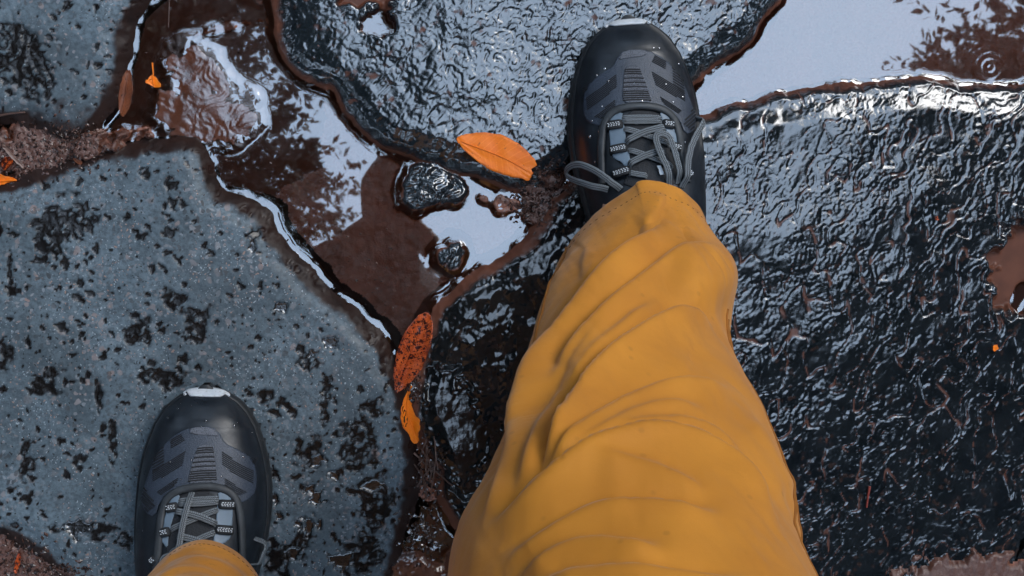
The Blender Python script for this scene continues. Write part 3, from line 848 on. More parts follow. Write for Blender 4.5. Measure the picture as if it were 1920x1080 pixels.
def fold(proj, pts, amp, w_below, w_above=14.0, sharp=4.0, flip=1):
    """lapped fold along a line: steps up across it, decays below it; ends fade out"""
    P = chaikin(pts, 3, closed=False)
    seg = np.linalg.norm(np.diff(P, axis=0), axis=1); cum = np.concatenate(([0], np.cumsum(seg)))
    bd = np.full(len(proj), 1e9); sg = np.zeros(len(proj)); tt = np.zeros(len(proj))
    for i in range(len(P) - 1):
        a, b = P[i], P[i + 1]; e = b - a; L = e @ e + 1e-9
        t = np.clip(((proj - a) @ e) / L, 0, 1)
        v = proj - a - t[:, None] * e
        d = np.hypot(v[:, 0], v[:, 1]); m = d < bd
        bd = np.where(m, d, bd); sg = np.where(m, np.sign(e[0] * v[:, 1] - e[1] * v[:, 0]), sg); tt = np.where(m, (cum[i] + t * seg[i]) / cum[-1], tt)
    d = bd * sg * flip
    fade = sst(0, 0.22, tt) * (1 - sst(0.78, 1.0, tt))
    up = 1 / (1 + np.exp(-np.clip(d / sharp, -30, 30)))
    h = up * np.exp(-np.maximum(d, 0) / w_below) - 0.6 * (1 - up) * np.exp(np.minimum(d, 0) / w_above)
    return amp * fade * h

rows_ctrl = [(485, 1040, 1318, .100), (560, 1024, 1362, .150), (640, 994, 1362, .200), (720, 966, 1384, .245), (800, 942, 1424, .290), (900, 914, 1466, .345),
             (1000, 884, 1492, .40), (1080, 846, 1500, .445)]
C, RX, RY = [], [], []
for (py, xl, xr, z) in rows_ctrl:
    a, b = at(xl, py, z), at(xr, py, z); C.append((a + b) / 2); RX.append(np.linalg.norm(b - a) / 2)
RY = [.066, .066, .066, .070, .074, .080, .084, .086]
C += [np.array((.127, -.235, .53)), np.array((.11, -.29, .68)), np.array((.092, -.35, .88)), np.array((.07, -.36, .96))]
RX += [.096, .100, .108, .105]; RY += [.090, .098, .115, .115]
ROWS, COLS = 340, 240
V, Nn, q, Fv = leg_rings(C, RX, RY, ROWS, COLS, 0.020)
flat = V.reshape(-1, 3).copy(); nf = Nn.reshape(-1, 3)
pj = project(flat)
front = sst(-0.35, 0.15, nf @ np.array((0, .80, .60))) * (flat[:, 2] < .62)
FOLDS = [  # line (picture points), height, reach below, reach above, sharpness, side
    ([(1262, 400), (1212, 434), (1159, 480), (1085, 565), (1028, 648), (990, 730), (955, 840), (935, 905)], .0090, 46, 26, 6, -1),
    ([(1330, 470), (1290, 470), (1252, 480), (1200, 530), (1122, 604), (1070, 670), (1030, 740)], .0064, 36, 18, 5, -1),
    ([(1352, 618), (1318, 596), (1270, 594), (1200, 640), (1122, 713), (1062, 802), (1003, 902)], .0084, 36, 18, 3, -1),
    ([(1386, 735), (1340, 716), (1284, 713), (1210, 735), (1136, 782), (1062, 849), (996, 920)], .0044, 30, 14, 4, -1),
    ([(1330, 768), (1270, 755), (1200, 772), (1130, 818), (1070, 862)], .0030, 22, 12, 4, -1),
    ([(1476, 1010), (1425, 920), (1358, 856), (1284, 820), (1210, 820), (1136, 843), (1062, 887), (988, 932), (900, 998)], .0066, 44, 18, 4, -1),
    ([(1408, 870), (1350, 800), (1290, 785), (1220, 790), (1140, 820)], .0030, 18, 10, 4, -1),
    ([(1372, 975), (1310, 958), (1247, 945), (1173, 943), (1099, 954), (1025, 998), (925, 1055)], .0036, 40, 16, 5, -1),
    ([(1330, 935), (1290, 905), (1220, 880), (1160, 872), (1106, 876)], .0024, 24, 14, 5, -1),
    ([(1260, 1035), (1180, 1018), (1099, 1012), (1030, 1040), (960, 1090)], .0036, 30, 16, 6, -1),
    ([(1420, 1085), (1300, 1075), (1180, 1066), (1060, 1075), (980, 1120)], .0036, 34, 16, 6, -1),
    ([(1498, 930), (1470, 880), (1440, 820), (1400, 770)], .0030, 24, 12, 6, -1),
    ([(1048, 610), (1005, 690), (962, 800), (928, 900), (896, 1000)], .0028, 20, 16, 4, -1),
    ([(1150, 600), (1090, 680), (1030, 780), (985, 870), (950, 940)], .0032, 22, 14, 5, -1),
    ([(1240, 560), (1170, 610), (1100, 690), (1050, 770)], .0034, 22, 14, 5, -1),
    ([(1085, 520), (1084, 492), (1096, 455)], .0018, 16, 10, 5, 1),
    ([(1112, 470), (1100, 500), (1080, 530)], .0014, 16, 10, 5, -1),
    ([(1250, 360), (1238, 400), (1205, 432)], .0030, 22, 14, 6, 1),
]
disp = np.zeros(len(flat))
for (pts, amp, wb, wa, sh, fl) in FOLDS:
    disp += fold(pj, pts, amp * 1.15, wb, wa * 1.2, sh * 0.75, fl)
# the pouch of cloth that catches the light over the outside of the ankle
disp += 0.0085 * np.exp(-(((pj[:, 0] - 1310) / 56) ** 2 + ((pj[:, 1] - 520) / 60) ** 2) ** 1.6)
disp *= front * 1.9
cre = np.abs(perlin((pj[:, 0] * .62 + pj[:, 1] * .78) / 120, (pj[:, 1] * .62 - pj[:, 0] * .78) / 30, 811))
disp -= 0.0006 * (1 - sst(0.0, 0.22, cre)) * sst(0.0, .35, perlin(pj[:, 0] / 170, pj[:, 1] / 170, 812) + .1) * front
soft = 0.0016 * fbm(flat[:, 0] / .05 + 3, flat[:, 2] / .05 + flat[:, 1] / .07, 801, 3)
fade_hem = sst(0.0, 0.012, np.repeat(q, COLS))
flat = flat + nf * (disp * (0.25 + 0.75 * fade_hem) + soft)[:, None]
def ring_quads(r, c):
    i = np.arange(r * c).reshape(r, c); j = np.roll(i, -1, 1)
    return np.stack((i[:-1], j[:-1], j[1:], i[1:]), -1).reshape(-1, 4)
def hem_inside(F, cols, depth=6):
    """turned-in hem so the cuff has thickness"""
    g = F.reshape(-1, cols, 3); c = g[0].mean(0)
    ins = [g[0] * (1 - s) + c * s + np.array((0, 0, dz)) for s, dz in ((.012, -.0012), (.03, -.0005), (.045, .004))] + \
          [g[k] * .95 + g[k].mean(0) * .05 for k in (8, 20, 40)]
    return np.concatenate([np.stack(ins[::-1]).reshape(-1, 3), F])
def pants_leg(name, F, rows, cols):
    F2 = hem_inside(F, cols); return np_mesh(name, F2, ring_quads(rows + 6, cols), M_CLOTH, person)
RLEG = flat.reshape(ROWS, COLS, 3)
pants_leg('trouser_leg', flat, ROWS, COLS)

# left leg: stands almost upright, only the cuff is in view
hemL = at(382, 1160, .095)
CL = [hemL, hemL + np.array((.004, -.006, .10)), hemL + np.array((.012, -.012, .22)), np.array((-.125, -.355, .42)), np.array((-.115, -.365, .60)),
      np.array((-.10, -.37, .80)), np.array((-.075, -.37, .96))]
RXL = [.0500, .056, .062, .078, .092, .105, .105]; RYL = [.062, .066, .070, .080, .092, .11, .115]
V2, N2, q2, _f = leg_rings(CL, RXL, RYL, 220, 160, 0.0, 0.12)
f2 = V2.reshape(-1, 3); n2 = N2.reshape(-1, 3)
f2 = f2 + n2 * (0.0022 * fbm(f2[:, 0] / .05 + f2[:, 1] / .06, f2[:, 2] / .03, 805, 3) * sst(0, .03, np.repeat(q2, 160)))[:, None]
LLEG = f2.reshape(220, 160, 3)
pants_leg('trouser_leg', f2, 220, 160)

# stitching at the hems, side seams
def stitches(G, q, dist, cols, step, nm):
    row = int(np.searchsorted(q, dist)); V_, F_ = [], []
    for k in range(0, cols, step):
        a, b = G[row, k], G[row, (k + max(1, int(step * .6))) % cols]
        up = G[row + 1, k] - G[row, k]; up = up / np.linalg.norm(up)
        n = np.cross(b - a, up); n /= np.linalg.norm(n) + 1e-9
        ctr = G[row].mean(0)
        if n @ (a - ctr) < 0: n = -n
        o = len(V_)
        for p in (a, b):
            for s, hgt in ((-.00045, -.0004), (0, .00045), (.00045, -.0004)): V_.append(p + up * s + n * hgt)
        F_ += [(o, o + 1, o + 4, o + 3), (o + 1, o + 2, o + 5, o + 4)]
    setp(py_mesh(nm, V_, F_, M_STITCH, person), kind='stuff')
stitches(RLEG, q, .0165, COLS, 3, 'hem_stitching')
stitches(LLEG, q2, .0165, 160, 2, 'hem_stitching')
def seam(G, th, cols, r0, r1, rad, wob=0.0):
    """raised seam line running along the leg at angle th"""
    path = []
    for r in range(r0, r1, 2):
        k = (th + wob * math.sin(r * .06)) / 360 * cols; k0 = int(k) % cols; f_ = k - int(k)
        p = G[r, k0] * (1 - f_) + G[r, (k0 + 1) % cols] * f_; c = G[r].mean(0)
        path.append(p + (p - c) / np.linalg.norm(p - c) * rad * .25)
    v, f = tube(path, [rad] * len(path), 6)
    py_mesh('side_seam', v, f, M_SEAM, person)
seam(RLEG, 20, COLS, 48, 266, .0011, .8); seam(RLEG, 13, COLS, 48, 266, .0008, .5)
seam(RLEG, 155, COLS, 2, 90, .0011, .6)
# ------------------------------------------------------------------ trainers
def mat_knit(name, a, b, scale=900, rough=0.6):
    m = NM(name)
    v = m.voro(scale)
    c = m.mix(m.ramp(v.outputs['Distance'], [(0.1, 0.0), (0.5, 1.0)]), b, a)
    c = m.mix(m.ramp(m.noise(40, 3), [(0.35, 0.25), (0.65, 0.0)]), c, (0.01, 0.012, 0.016))
    m.set(Base_Color=c, Roughness=rough, Normal=m.bump(v.outputs['Distance'], 0.4, 0.0006)); return m.m
def mat_rubber(name, a, b, rough, bump=0.14):
    m = NM(name)
    c = m.mix(m.ramp(m.noise(60, 5, 0.65), [(0.35, 0.0), (0.7, 1.0)]), a, b)
    sep = m.node('ShaderNodeSeparateXYZ'); m.link(m.pos(), sep.inputs[0])
    lowz = m.ramp(sep.outputs[2], [(0.020, 1.0), (0.065, 0.0)])
    dirt = m.ramp(m.noise(320, 5, 0.7), [(0.56, 0.0), (0.66, 1.0)])
    c = m.mix(m.math('MULTIPLY', m.math('MULTIPLY', dirt, lowz), 0.7), c, (0.075, 0.045, 0.032))
    r = m.ramp(m.noise(45, 4, 0.6), [(0.3, rough * .7), (0.7, min(1, rough * 1.5))])
    m.set(Base_Color=c, Roughness=r, Normal=m.bump(m.noise(800, 3, 0.6), bump, 0.0005)); return m.m
def mat_lace():
    m = NM('lace_braid')
    ac = m.attr('across')
    ln = m.ramp(m.math('ABSOLUTE', m.math('SUBTRACT', m.math('ABSOLUTE', ac), 0.30)), [(0.07, 1.0), (0.13, 0.0)])
    br = m.node('ShaderNodeTexWave', bands_direction='DIAGONAL'); br.inputs['Scale'].default_value = 520; m.link(m.pos(), br.inputs['Vector'])
    c = m.mix(br.outputs['Fac'], (0.085, 0.098, 0.108), (0.21, 0.235, 0.255))
    c = m.mix(ln, c, (0.006, 0.008, 0.012))
    m.set(Base_Color=c, Roughness=0.7, Normal=m.bump(br.outputs['Fac'], 0.5, 0.0006)); return m.m
M_UPPER = mat_rubber('black_rubber_shell', (0.004, 0.007, 0.011), (0.013, 0.018, 0.025), 0.36)
M_SOLE = mat_rubber('black_sole', (0.006, 0.008, 0.010), (0.016, 0.019, 0.022), 0.45)
M_TIP = mat_rubber('white_toe_tip', (0.50, 0.54, 0.58), (0.74, 0.76, 0.78), 0.40)
M_OVER = mat_knit('grey_print', (0.030, 0.041, 0.062), (0.062, 0.077, 0.105), 1100, 0.40)
M_KNIT = mat_knit('grey_knit', (0.12, 0.13, 0.155), (0.025, 0.028, 0.034), 900, 0.7)
M_STRIPE = plain('black_mesh', (0.006, 0.007, 0.010), 0.7)
M_RIM = mat_rubber('charcoal_rim', (0.020, 0.024, 0.028), (0.042, 0.048, 0.054), 0.5)
M_TONGUE = mat_knit('black_tongue', (0.010, 0.012, 0.016), (0.004, 0.005, 0.007), 700, 0.7)
M_STAY = mat_rubber('blue_grey_eyestay', (0.11, 0.155, 0.205), (0.15, 0.205, 0.26), 0.45)
M_LOOP = plain('black_webbing', (0.010, 0.012, 0.015), 0.7)
M_DOT = plain('white_thread', (0.62, 0.66, 0.70), 0.6, var=0.1)
M_LACE = mat_lace()

# plan outline: distance from toe, inner half width, outer half width (m); top height
S_ = [0, .0025, .008, .019, .030, .048, .070, .092, .114, .149, .185, .225, .262, .283, .292, .295]
WI = [.001, .013, .0235, .0335, .0395, .0460, .0508, .0524, .0510, .0440, .0385, .0370, .0350, .0270, .0140, .001]
WO = [.001, .013, .0225, .0332, .0392, .0462, .0505, .0520, .0528, .0510, .0465, .0410, .0350, .0270, .0140, .001]
HS = [0, .003, .010, .022, .05, .08, .11, .14, .17, .20, .25, .285, .295]
HT = [.020, .029, .040, .049, .0575, .064, .0725, .084, .096, .104, .102, .094, .050]

def build_shoe(toe_px, toe_z, slope, mirror, z0):
    """mirror=+1 right shoe (outer side at +u), -1 left shoe"""
    toe = at(toe_px[0], toe_px[1], toe_z); toe[2] = 0
    dv = np.array((slope, -1.0, 0)); dv /= np.linalg.norm(dv)
    uv = np.array((-dv[1], dv[0], 0))
    def loc(P):
        P = np.atleast_2d(P).astype(float)
        return toe + uv * (P[:, :1] * mirror) + dv * P[:, 1:2] + np.array((0, 0, 1.0)) * (P[:, 2:3] + z0)
    def ring_mesh(name, secs, mat, parent, flip=False):
        r, c = len(secs), len(secs[0])
        V = loc(np.concatenate(secs))
        Q = ring_quads(r, c)
        if mirror < 0: Q = Q[:, ::-1]
        return np_mesh(name, V, Q, mat, parent)
    ss = np.concatenate((np.linspace(0, .03, 26) ** 1.0, np.linspace(.0325, .27, 92), np.linspace(.272, .295, 14)))
    ss[0] = 0.0003
    wi, wo, ht = np.interp(ss, S_, WI), np.interp(ss, S_, WO), np.interp(ss, HS, HT)
    k5 = np.ones(7) / 7
    pad = lambda a: np.convolve(np.pad(a, 3, mode='edge'), k5, 'valid')
    wi[4:-4], wo[4:-4], ht[6:-4] = pad(wi)[4:-4], pad(wo)[4:-4], pad(ht)[6:-4]
    zs = 0.019
    secs = []
    for s, a, b, h in zip(ss, wi, wo, ht):
        ph = np.linspace(0, np.pi, 49); co, si = np.cos(ph), np.sin(ph)
        u = np.where(co > 0, b, a) * np.sign(co) * np.abs(co) ** 0.86 * 0.985
        z = zs + max(h - zs, .001) * np.clip(si, 0, 1) ** 0.80
        top = np.stack((u, np.full(49, s), z), 1)
        bot = np.stack((np.linspace(-a, b, 9)[1:-1] * .95, np.full(7, s), np.full(7, .012)), 1)
        secs.append(np.concatenate((top, bot)))
    upper = ring_mesh('shoe', secs, M_UPPER, person)
    # surface sampler in the shoe's own frame
    TV = np.concatenate([x[:49] for x in secs]).reshape(len(ss), 49, 3)
    tv = [Vector(p) for p in TV.reshape(-1, 3)]
    tf = [(i * 49 + k, i * 49 + k + 1, (i + 1) * 49 + k + 1, (i + 1) * 49 + k) for i in range(len(ss) - 1) for k in range(48)]
    bvh = BVHTree.FromPolygons(tv, tf)
    def drop(u, s, off=0.0):
        hit, nn, _, _ = bvh.ray_cast(Vector((u, s, 1.0)), Vector((0, 0, -1)))
        if hit is None:
            hit, nn, _, _ = bvh.find_nearest(Vector((u, s, .03)))
        if nn.z < 0: nn = -nn
        return np.array(hit + nn * off), np.array(nn)
    # sole with a tread lip
    sol = []
    for s, a, b in zip(ss, wi, wo):
        k = 1.035 if .02 < s < .28 else 1.05
        prof = [(-a * k * .90, 0), (-a * k, .006), (-a * k * 1.01, .016), (-a * k * .985, .0245), (-a * .90, .026)]
        prof2 = [(b * .90, .026), (b * k * .985, .0245), (b * k * 1.01, .016), (b * k, .006), (b * k * .90, 0)]
        spring = .010 * max(0, 1 - s / .05) ** 2
        sol.append(np.array([(p[0], s - (.003 if s < .001 else 0), p[1] + spring * (1 - p[1] / .03)) for p in prof + prof2]))
    so = ring_mesh('sole', sol, M_SOLE, upper)
    for q in range(22):                                           # tread lugs down both sides
        for sd in (-1, 1):
            s0 = .018 + q * .0122
            if s0 > .28: continue
            w = np.interp(s0 + .004, ss, wo if sd > 0 else wi) * sd
            c = [(w * .80, s0, -.004), (w * 1.02, s0, -.003), (w * 1.045, s0 + .001, .009), (w * .80, s0, .009),
                 (w * .80, s0 + .007, -.004), (w * 1.02, s0 + .007, -.003), (w * 1.045, s0 + .006, .009), (w * .80, s0 + .007, .009)]
            if q % 1 == 0:
                py_mesh('tread_lug', loc(np.array(c)), [(0, 1, 2, 3), (7, 6, 5, 4), (0, 4, 5, 1), (1, 5, 6, 2), (2, 6, 7, 3), (3, 7, 4, 0)], M_SOLE, upper, smooth=False)
    return upper, loc, drop

_rt = at(1178, 34, .045); _rs = np.array((.085, -1.0)); _rs /= np.linalg.norm(_rs); _ru = np.array((-_rs[1], _rs[0]))
def cr(X, Y, z=.072):
    """trainer detail read off the right shoe -> (u, s) in the shoe's frame"""
    w = at(1000 + X / 2.7, Y / 2.7, z)[:2] - _rt[:2]
    return np.array((w @ _ru, w @ _rs))
def crs(L, z=.072): return np.array([cr(x, y, z) for x, y in L])

OVER = [(418, 300), (452, 258), (570, 258), (636, 288), (692, 332), (752, 420), (802, 540), (826, 610), (800, 668), (748, 690), (720, 610), (660, 555), (560, 532),
        (460, 540), (392, 580), (352, 640), (300, 640), (262, 600), (256, 520), (272, 440), (330, 385), (398, 345)]
KNIT = [(455, 352), (492, 343), (532, 350), (560, 430), (586, 528), (520, 526), (440, 530), (446, 440)]
TOPK = [(420, 312), (452, 262), (566, 260), (560, 292), (470, 300)]
STRIPES = [  # patch outline, line direction (dx,dy), number of lines, thickness
    ([(606, 285), (662, 318), (657, 356), (588, 322)], (62, 34), 5), ([(585, 368), (752, 472), (752, 520), (672, 482), (602, 436)], (62, 37), 7),
    ([(694, 345), (752, 408), (752, 486), (692, 440)], (62, 36), 8), ([(622, 496), (732, 566), (712, 584), (632, 528)], (62, 40), 4),
    ([(800, 548), (818, 618), (780, 668), (734, 632)], (62, -48), 6),
    ([(412, 382), (412, 452), (350, 502), (276, 560), (272, 500)], (62, -46), 8), ([(402, 512), (402, 548), (336, 608), (302, 596)], (62, -46), 5),
    ([(292, 428), (262, 476), (258, 446)], (40, -50), 3)]
RIM = [(352, 930), (346, 800), (350, 690), (364, 612), (408, 562), (490, 541), (570, 541), (650, 556), (704, 600), (724, 680), (734, 790), (748, 930)]
TONGUE = [(452, 562), (630, 562), (668, 640), (700, 800), (720, 960), (430, 960), (470, 860), (462, 700)]
STAYS = [[(384, 640), (398, 592), (452, 568), (448, 610), (460, 660), (462, 740), (480, 800), (478, 852), (456, 856), (440, 830), (398, 806), (390, 740)],
         [(628, 566), (676, 590), (700, 650), (716, 730), (726, 792), (716, 810), (694, 836), (690, 760), (668, 690), (648, 630)]]
LOOPS = [((378, 643), (452, 632)), ((648, 632), (702, 640)), ((390, 768), (468, 752)), ((688, 750), (730, 760)), ((402, 890), (480, 866)), ((752, 876), (778, 902))]
LACES = [
    ([(448, 602), (500, 600), (560, 600), (610, 601), (650, 606)], .0016, .0024), ([(448, 618), (500, 622), (560, 623), (610, 621), (650, 618)], .0016, .0024),
    ([(452, 656), (500, 668), (560, 690), (630, 716), (690, 742)], .0018, .0026), ([(664, 650), (610, 664), (560, 678), (510, 702), (464, 728)], .0040, .0029),
    ([(470, 764), (520, 780), (570, 800), (630, 826), (690, 852)], .0018, .0026), ([(654, 772), (600, 786), (560, 800), (510, 824), (474, 848)], .0040, .0029),
    ([(480, 884), (520, 894), (560, 900)], .0020, .0026)]
BOW = [([(676, 950), (662, 890), (640, 830), (616, 765), (606, 712), (618, 696), (652, 696), (676, 716), (686, 770), (704, 840), (724, 930)], .0075, .0029),
       ([(742, 950), (744, 860), (756, 780), (786, 704), (826, 640), (856, 588)], .0085, .0031),
       ([(440, 960), (400, 905), (345, 848), (300, 818), (266, 832), (272, 872), (320, 915), (385, 960)], .0090, .0031)]

def fit_shoe(shoe, loc, drop, mirror, bows):
    def pip(P, poly):
        x, y = P[:, 0], P[:, 1]; r = np.zeros(len(P), bool); n = len(poly)
        for i in range(n):
            a, b = poly[i], poly[(i + 1) % n]; c = (a[1] > y) != (b[1] > y)
            r ^= c & (x < (b[0] - a[0]) * (y - a[1]) / ((b[1] - a[1]) or 1e-12) + a[0])
        return r
    def panel(name, poly, off, mat, ch=2, st=.0009):
        poly = chaikin(poly, ch); mn, mxp = poly.min(0), poly.max(0)
        nx, ny = int((mxp[0] - mn[0]) / st) + 2, int((mxp[1] - mn[1]) / st) + 2
        U, S2 = np.meshgrid(mn[0] + np.arange(nx) * st, mn[1] + np.arange(ny) * st)
        P = np.stack((U.ravel(), S2.ravel()), 1)
        ins = pip(P, poly)
        # pull the outermost ring of points on to the outline so the edge is clean
        near_out = ~ins
        D = np.full(len(P), 1e9); NP = P.copy(); n = len(poly)
        for i in range(n):
            a, b = poly[i], poly[(i + 1) % n]; e = b - a; t = np.clip(((P - a) @ e) / (e @ e + 1e-15), 0, 1)
            c = a + t[:, None] * e; d = np.linalg.norm(P - c, axis=1); m = d < D
            D = np.where(m, d, D); NP[m] = c[m]
        use = ins | (D < st * 0.75)
        P = np.where((~ins)[:, None], NP, P)
        g = np.arange(nx * ny).reshape(ny, nx)
        Q = np.stack((g[:-1, :-1], g[:-1, 1:], g[1:, 1:], g[1:, :-1]), -1).reshape(-1, 4)
        Q = Q[use[Q].all(1)]
        u, inv = np.unique(Q.ravel(), return_inverse=True)
        V = np.array([drop(P[k, 0], P[k, 1], off)[0] for k in u])
        Q = inv.reshape(-1, 4)
        # thin skirt down to the shell so the panel has thickness
        o = np_mesh(name, loc(V), Q if mirror < 0 else Q[:, ::-1], mat, shoe)
        md = o.modifiers.new('thickness', 'SOLIDIFY'); md.thickness = 0.0006; md.offset = 0
        return o
    def ribbon(name, pts, off, hw, hh, mat, parent=shoe, lift=None, n=44, tuck=True):
        P = chaikin(pts, 3, closed=False)
        L = np.concatenate(([0], np.cumsum(np.linalg.norm(np.diff(P, axis=0), axis=1))))
        q_ = np.linspace(0, L[-1], n); P = np.stack((np.interp(q_, L, P[:, 0]), np.interp(q_, L, P[:, 1])), 1)
        C_, N_ = [], []
        for k, (u, s) in enumerate(P):
            t = k / (n - 1); w = off
            if tuck: w = off * sst(0, .10, np.array(t)) * (1 - sst(.90, 1, np.array(t))) + .0006
            if lift is not None: w = w + lift(t)
            p, nn = drop(u, s, float(w)); C_.append(p); N_.append(nn)
        C_, N_ = np.array(C_), np.array(N_)
        for _ in range(3):
            C_[1:-1] = .25 * C_[:-2] + .5 * C_[1:-1] + .25 * C_[2:]; N_[1:-1] = (N_[:-2] + N_[1:-1] + N_[2:]) / 3
        D = np.gradient(C_, axis=0); D /= np.linalg.norm(D, axis=1)[:, None] + 1e-9
        B = np.cross(D, N_); B /= np.linalg.norm(B, axis=1)[:, None] + 1e-9
        N2_ = np.cross(B, D)
        th = np.linspace(0, 2 * np.pi, 14, endpoint=False); ca = np.sign(np.cos(th)) * np.abs(np.cos(th)) ** .8; sa = np.sin(th)
        V = C_[:, None] + B[:, None] * (hw * ca)[None, :, None] + N2_[:, None] * (hh * sa)[None, :, None]
        return np_mesh(name, loc(V.reshape(-1, 3)), ring_quads(n, 14), mat, parent, attrs={'across': np.tile(ca, n)})
    panel('overlay', crs(OVER, .064), .0007, M_OVER, 1)
    panel('toe_knit', crs(TOPK, .062), .0014, M_KNIT, 1)
    panel('knit_panel', crs(KNIT, .066), .0014, M_KNIT, 1)
    kp = crs(KNIT, .066)
    for k in range(15):                                           # knitted ribs across the centre panel
        t = (k + .6) / 15.5; y = 352 + t * 172
        xl = np.interp(y, (352, 440, 530), (457, 447, 442)); xr = np.interp(y, (352, 430, 528), (530, 558, 584))
        ribbon('rib', crs([(xl, y + 2), ((xl + xr) / 2, y - 2), (xr, y + 2)], .066), .0017, .00062, .0005, M_STRIPE if k % 2 == 0 or k > 9 or k < 3 else M_KNIT, n=10, tuck=False)
    for poly, d, cnt in STRIPES:
        P = np.array(poly, float); d = np.array(d, float); d /= np.linalg.norm(d); nrm = np.array((-d[1], d[0]))
        pr = P @ nrm; lo, hi = pr.min(), pr.max()
        for k in range(cnt):
            v = lo + (k + .5) / cnt * (hi - lo); xs = []
            for i in range(len(P)):
                a, b = P[i], P[(i + 1) % len(P)]; pa, pb = a @ nrm - v, b @ nrm - v
                if pa * pb < 0: xs.append(((a + (b - a) * pa / (pa - pb))) @ d)
            if len(xs) >= 2:
                x0, x1 = min(xs), max(xs)
                if x1 - x0 > 6:
                    ribbon('stripe', crs([d * x0 + nrm * v, d * (x0 + x1) / 2 + nrm * v, d * x1 + nrm * v], .062), .0012,
                           (hi - lo) / cnt / 2.7 / 2330 * .33, .0005, M_STRIPE, n=12, tuck=False)
    panel('tongue', crs(TONGUE, .078), .0010, M_TONGUE, 1)
    for st in STAYS: panel('eyestay', crs(st, .078), .0022, M_STAY, 1)
    ribbon('rim', crs(RIM, .076), .0022, .0031, .0022, M_RIM, n=90, tuck=False)
    for a, b in LOOPS:
        a, b = np.array(a, float), np.array(b, float)
        lp = ribbon('lace_loop', crs([a, (a + b) / 2, b], .08), .0036, .0037, .0013, M_LOOP, n=14)
        V_, F_ = [], []
        e = b - a; ln = np.linalg.norm(e); e /= ln; nn = np.array((-e[1], e[0]))
        for row in (-7.5, 0, 7.5):
            for k in range(int(ln / 12)):
                c0 = a + e * (8 + k * 11.5 + (3 if row == 0 else 0)) + nn * row
                if (c0 + e * 6 - a) @ e > ln - 4: continue
                o = len(V_)
                for p in (c0 - nn * 1.7, c0 + e * 6.5 - nn * 1.7, c0 + e * 6.5 + nn * 1.7, c0 + nn * 1.7):
                    us = cr(*p, .08); V_.append(drop(us[0], us[1], .0054)[0])
                F_.append((o, o + 1, o + 2, o + 3))
        if V_:
            dots = py_mesh('reflective_dashes', loc(np.array(V_)), F_, M_DOT, shoe, smooth=False)
            md = dots.modifiers.new('thickness', 'SOLIDIFY'); md.thickness = .0006; md.offset = 0
            setp(dots, kind='stuff')
    for pts, off, hw in LACES: ribbon('lace', crs(pts, .084), off + .0016, hw * .88, .0010, M_LACE)
    for pts, off, hw in bows:
        ribbon('lace', crs(pts, .09), off, hw * .85, .0009, M_LACE, lift=lambda t: .003 * math.sin(t * math.pi), n=80)
    panel('pull_tab', crs([(617, 852), (635, 850), (650, 896), (628, 898)], .09), .0045, M_DOT, 0, .0006)
    # rain beads on the toe
    rb = random.Random(int(mirror) + 40); V_, F_ = [], []
    for _ in range(38):
        s_ = rb.uniform(.012, .115); u_ = rb.uniform(-.044, .044); r_ = min(.0018, .0007 + .0003 * rb.expovariate(1))
        p, nn = drop(u_, s_, -.0001 if s_ < .05 else .0008)
        if nn[2] < .35: continue
        nv = Vector(nn); a_ = nv.orthogonal().normalized(); b_ = nv.cross(a_); o = len(V_)
        for ring, (rr_, hh_) in enumerate(((1, 0), (.85, .35), (.5, .58))):
            for k in range(8):
                t = k * math.pi / 4; V_.append(p + np.array((a_ * math.cos(t) + b_ * math.sin(t)) * rr_ * r_ + nv * hh_ * r_))
        V_.append(p + np.array(nv) * .66 * r_)
        for ring in range(2):
            for k in range(8): F_.append((o + ring * 8 + k, o + ring * 8 + (k + 1) % 8, o + ring * 8 + 8 + (k + 1) % 8, o + ring * 8 + 8 + k))
        for k in range(8): F_.append((o + 16 + k, o + 16 + (k + 1) % 8, o + 24))
    setp(py_mesh('rain_beads', loc(np.array(V_)), F_, M_WATER, shoe), kind='stuff')
    # moulded white tip over the front of the toe
    u = np.linspace(-.0185, .0170, 30); V_, F_ = [], []
    for i, x in enumerate(u):
        f = 1 - abs(i - 14.5) / 14.5
        s1 = .0022 + .0044 * min(1, f * 3.2)
        sb = np.interp(abs(x), np.interp(S_, S_, WO)[:6], S_[:6]) + .0003
        for k in range(9):
            s = sb + (max(s1, sb + .0008) - sb) * k / 8
            V_.append(drop(x, s, .0010)[0])
    for i in range(29):
        for k in range(8): F_.append((i * 9 + k, (i + 1) * 9 + k, (i + 1) * 9 + k + 1, i * 9 + k + 1))
    tp_ = py_mesh('toe_tip', loc(np.array(V_)), F_, M_TIP, shoe)
    md = tp_.modifiers.new('thickness', 'SOLIDIFY'); md.thickness = .0016; md.offset = 0

shR, locR, dropR = build_shoe((1178, 34), .045, .085, 1, .0175)
fit_shoe(shR, locR, dropR, 1, BOW)
shL, locL, dropL = build_shoe((384, 729), .045, -.035, -1, .0130)
BOW_L = [([(640, 960), (650, 880), (640, 800), (622, 700), (600, 620), (588, 560)], .0065, .0028),
         ([(700, 960), (720, 905), (700, 872), (640, 868), (590, 900), (560, 950)], .0080, .0030),
         ([(330, 960), (318, 900), (296, 860), (300, 830)], .0070, .0024)]
fit_shoe(shL, locL, dropL, -1, BOW_L)
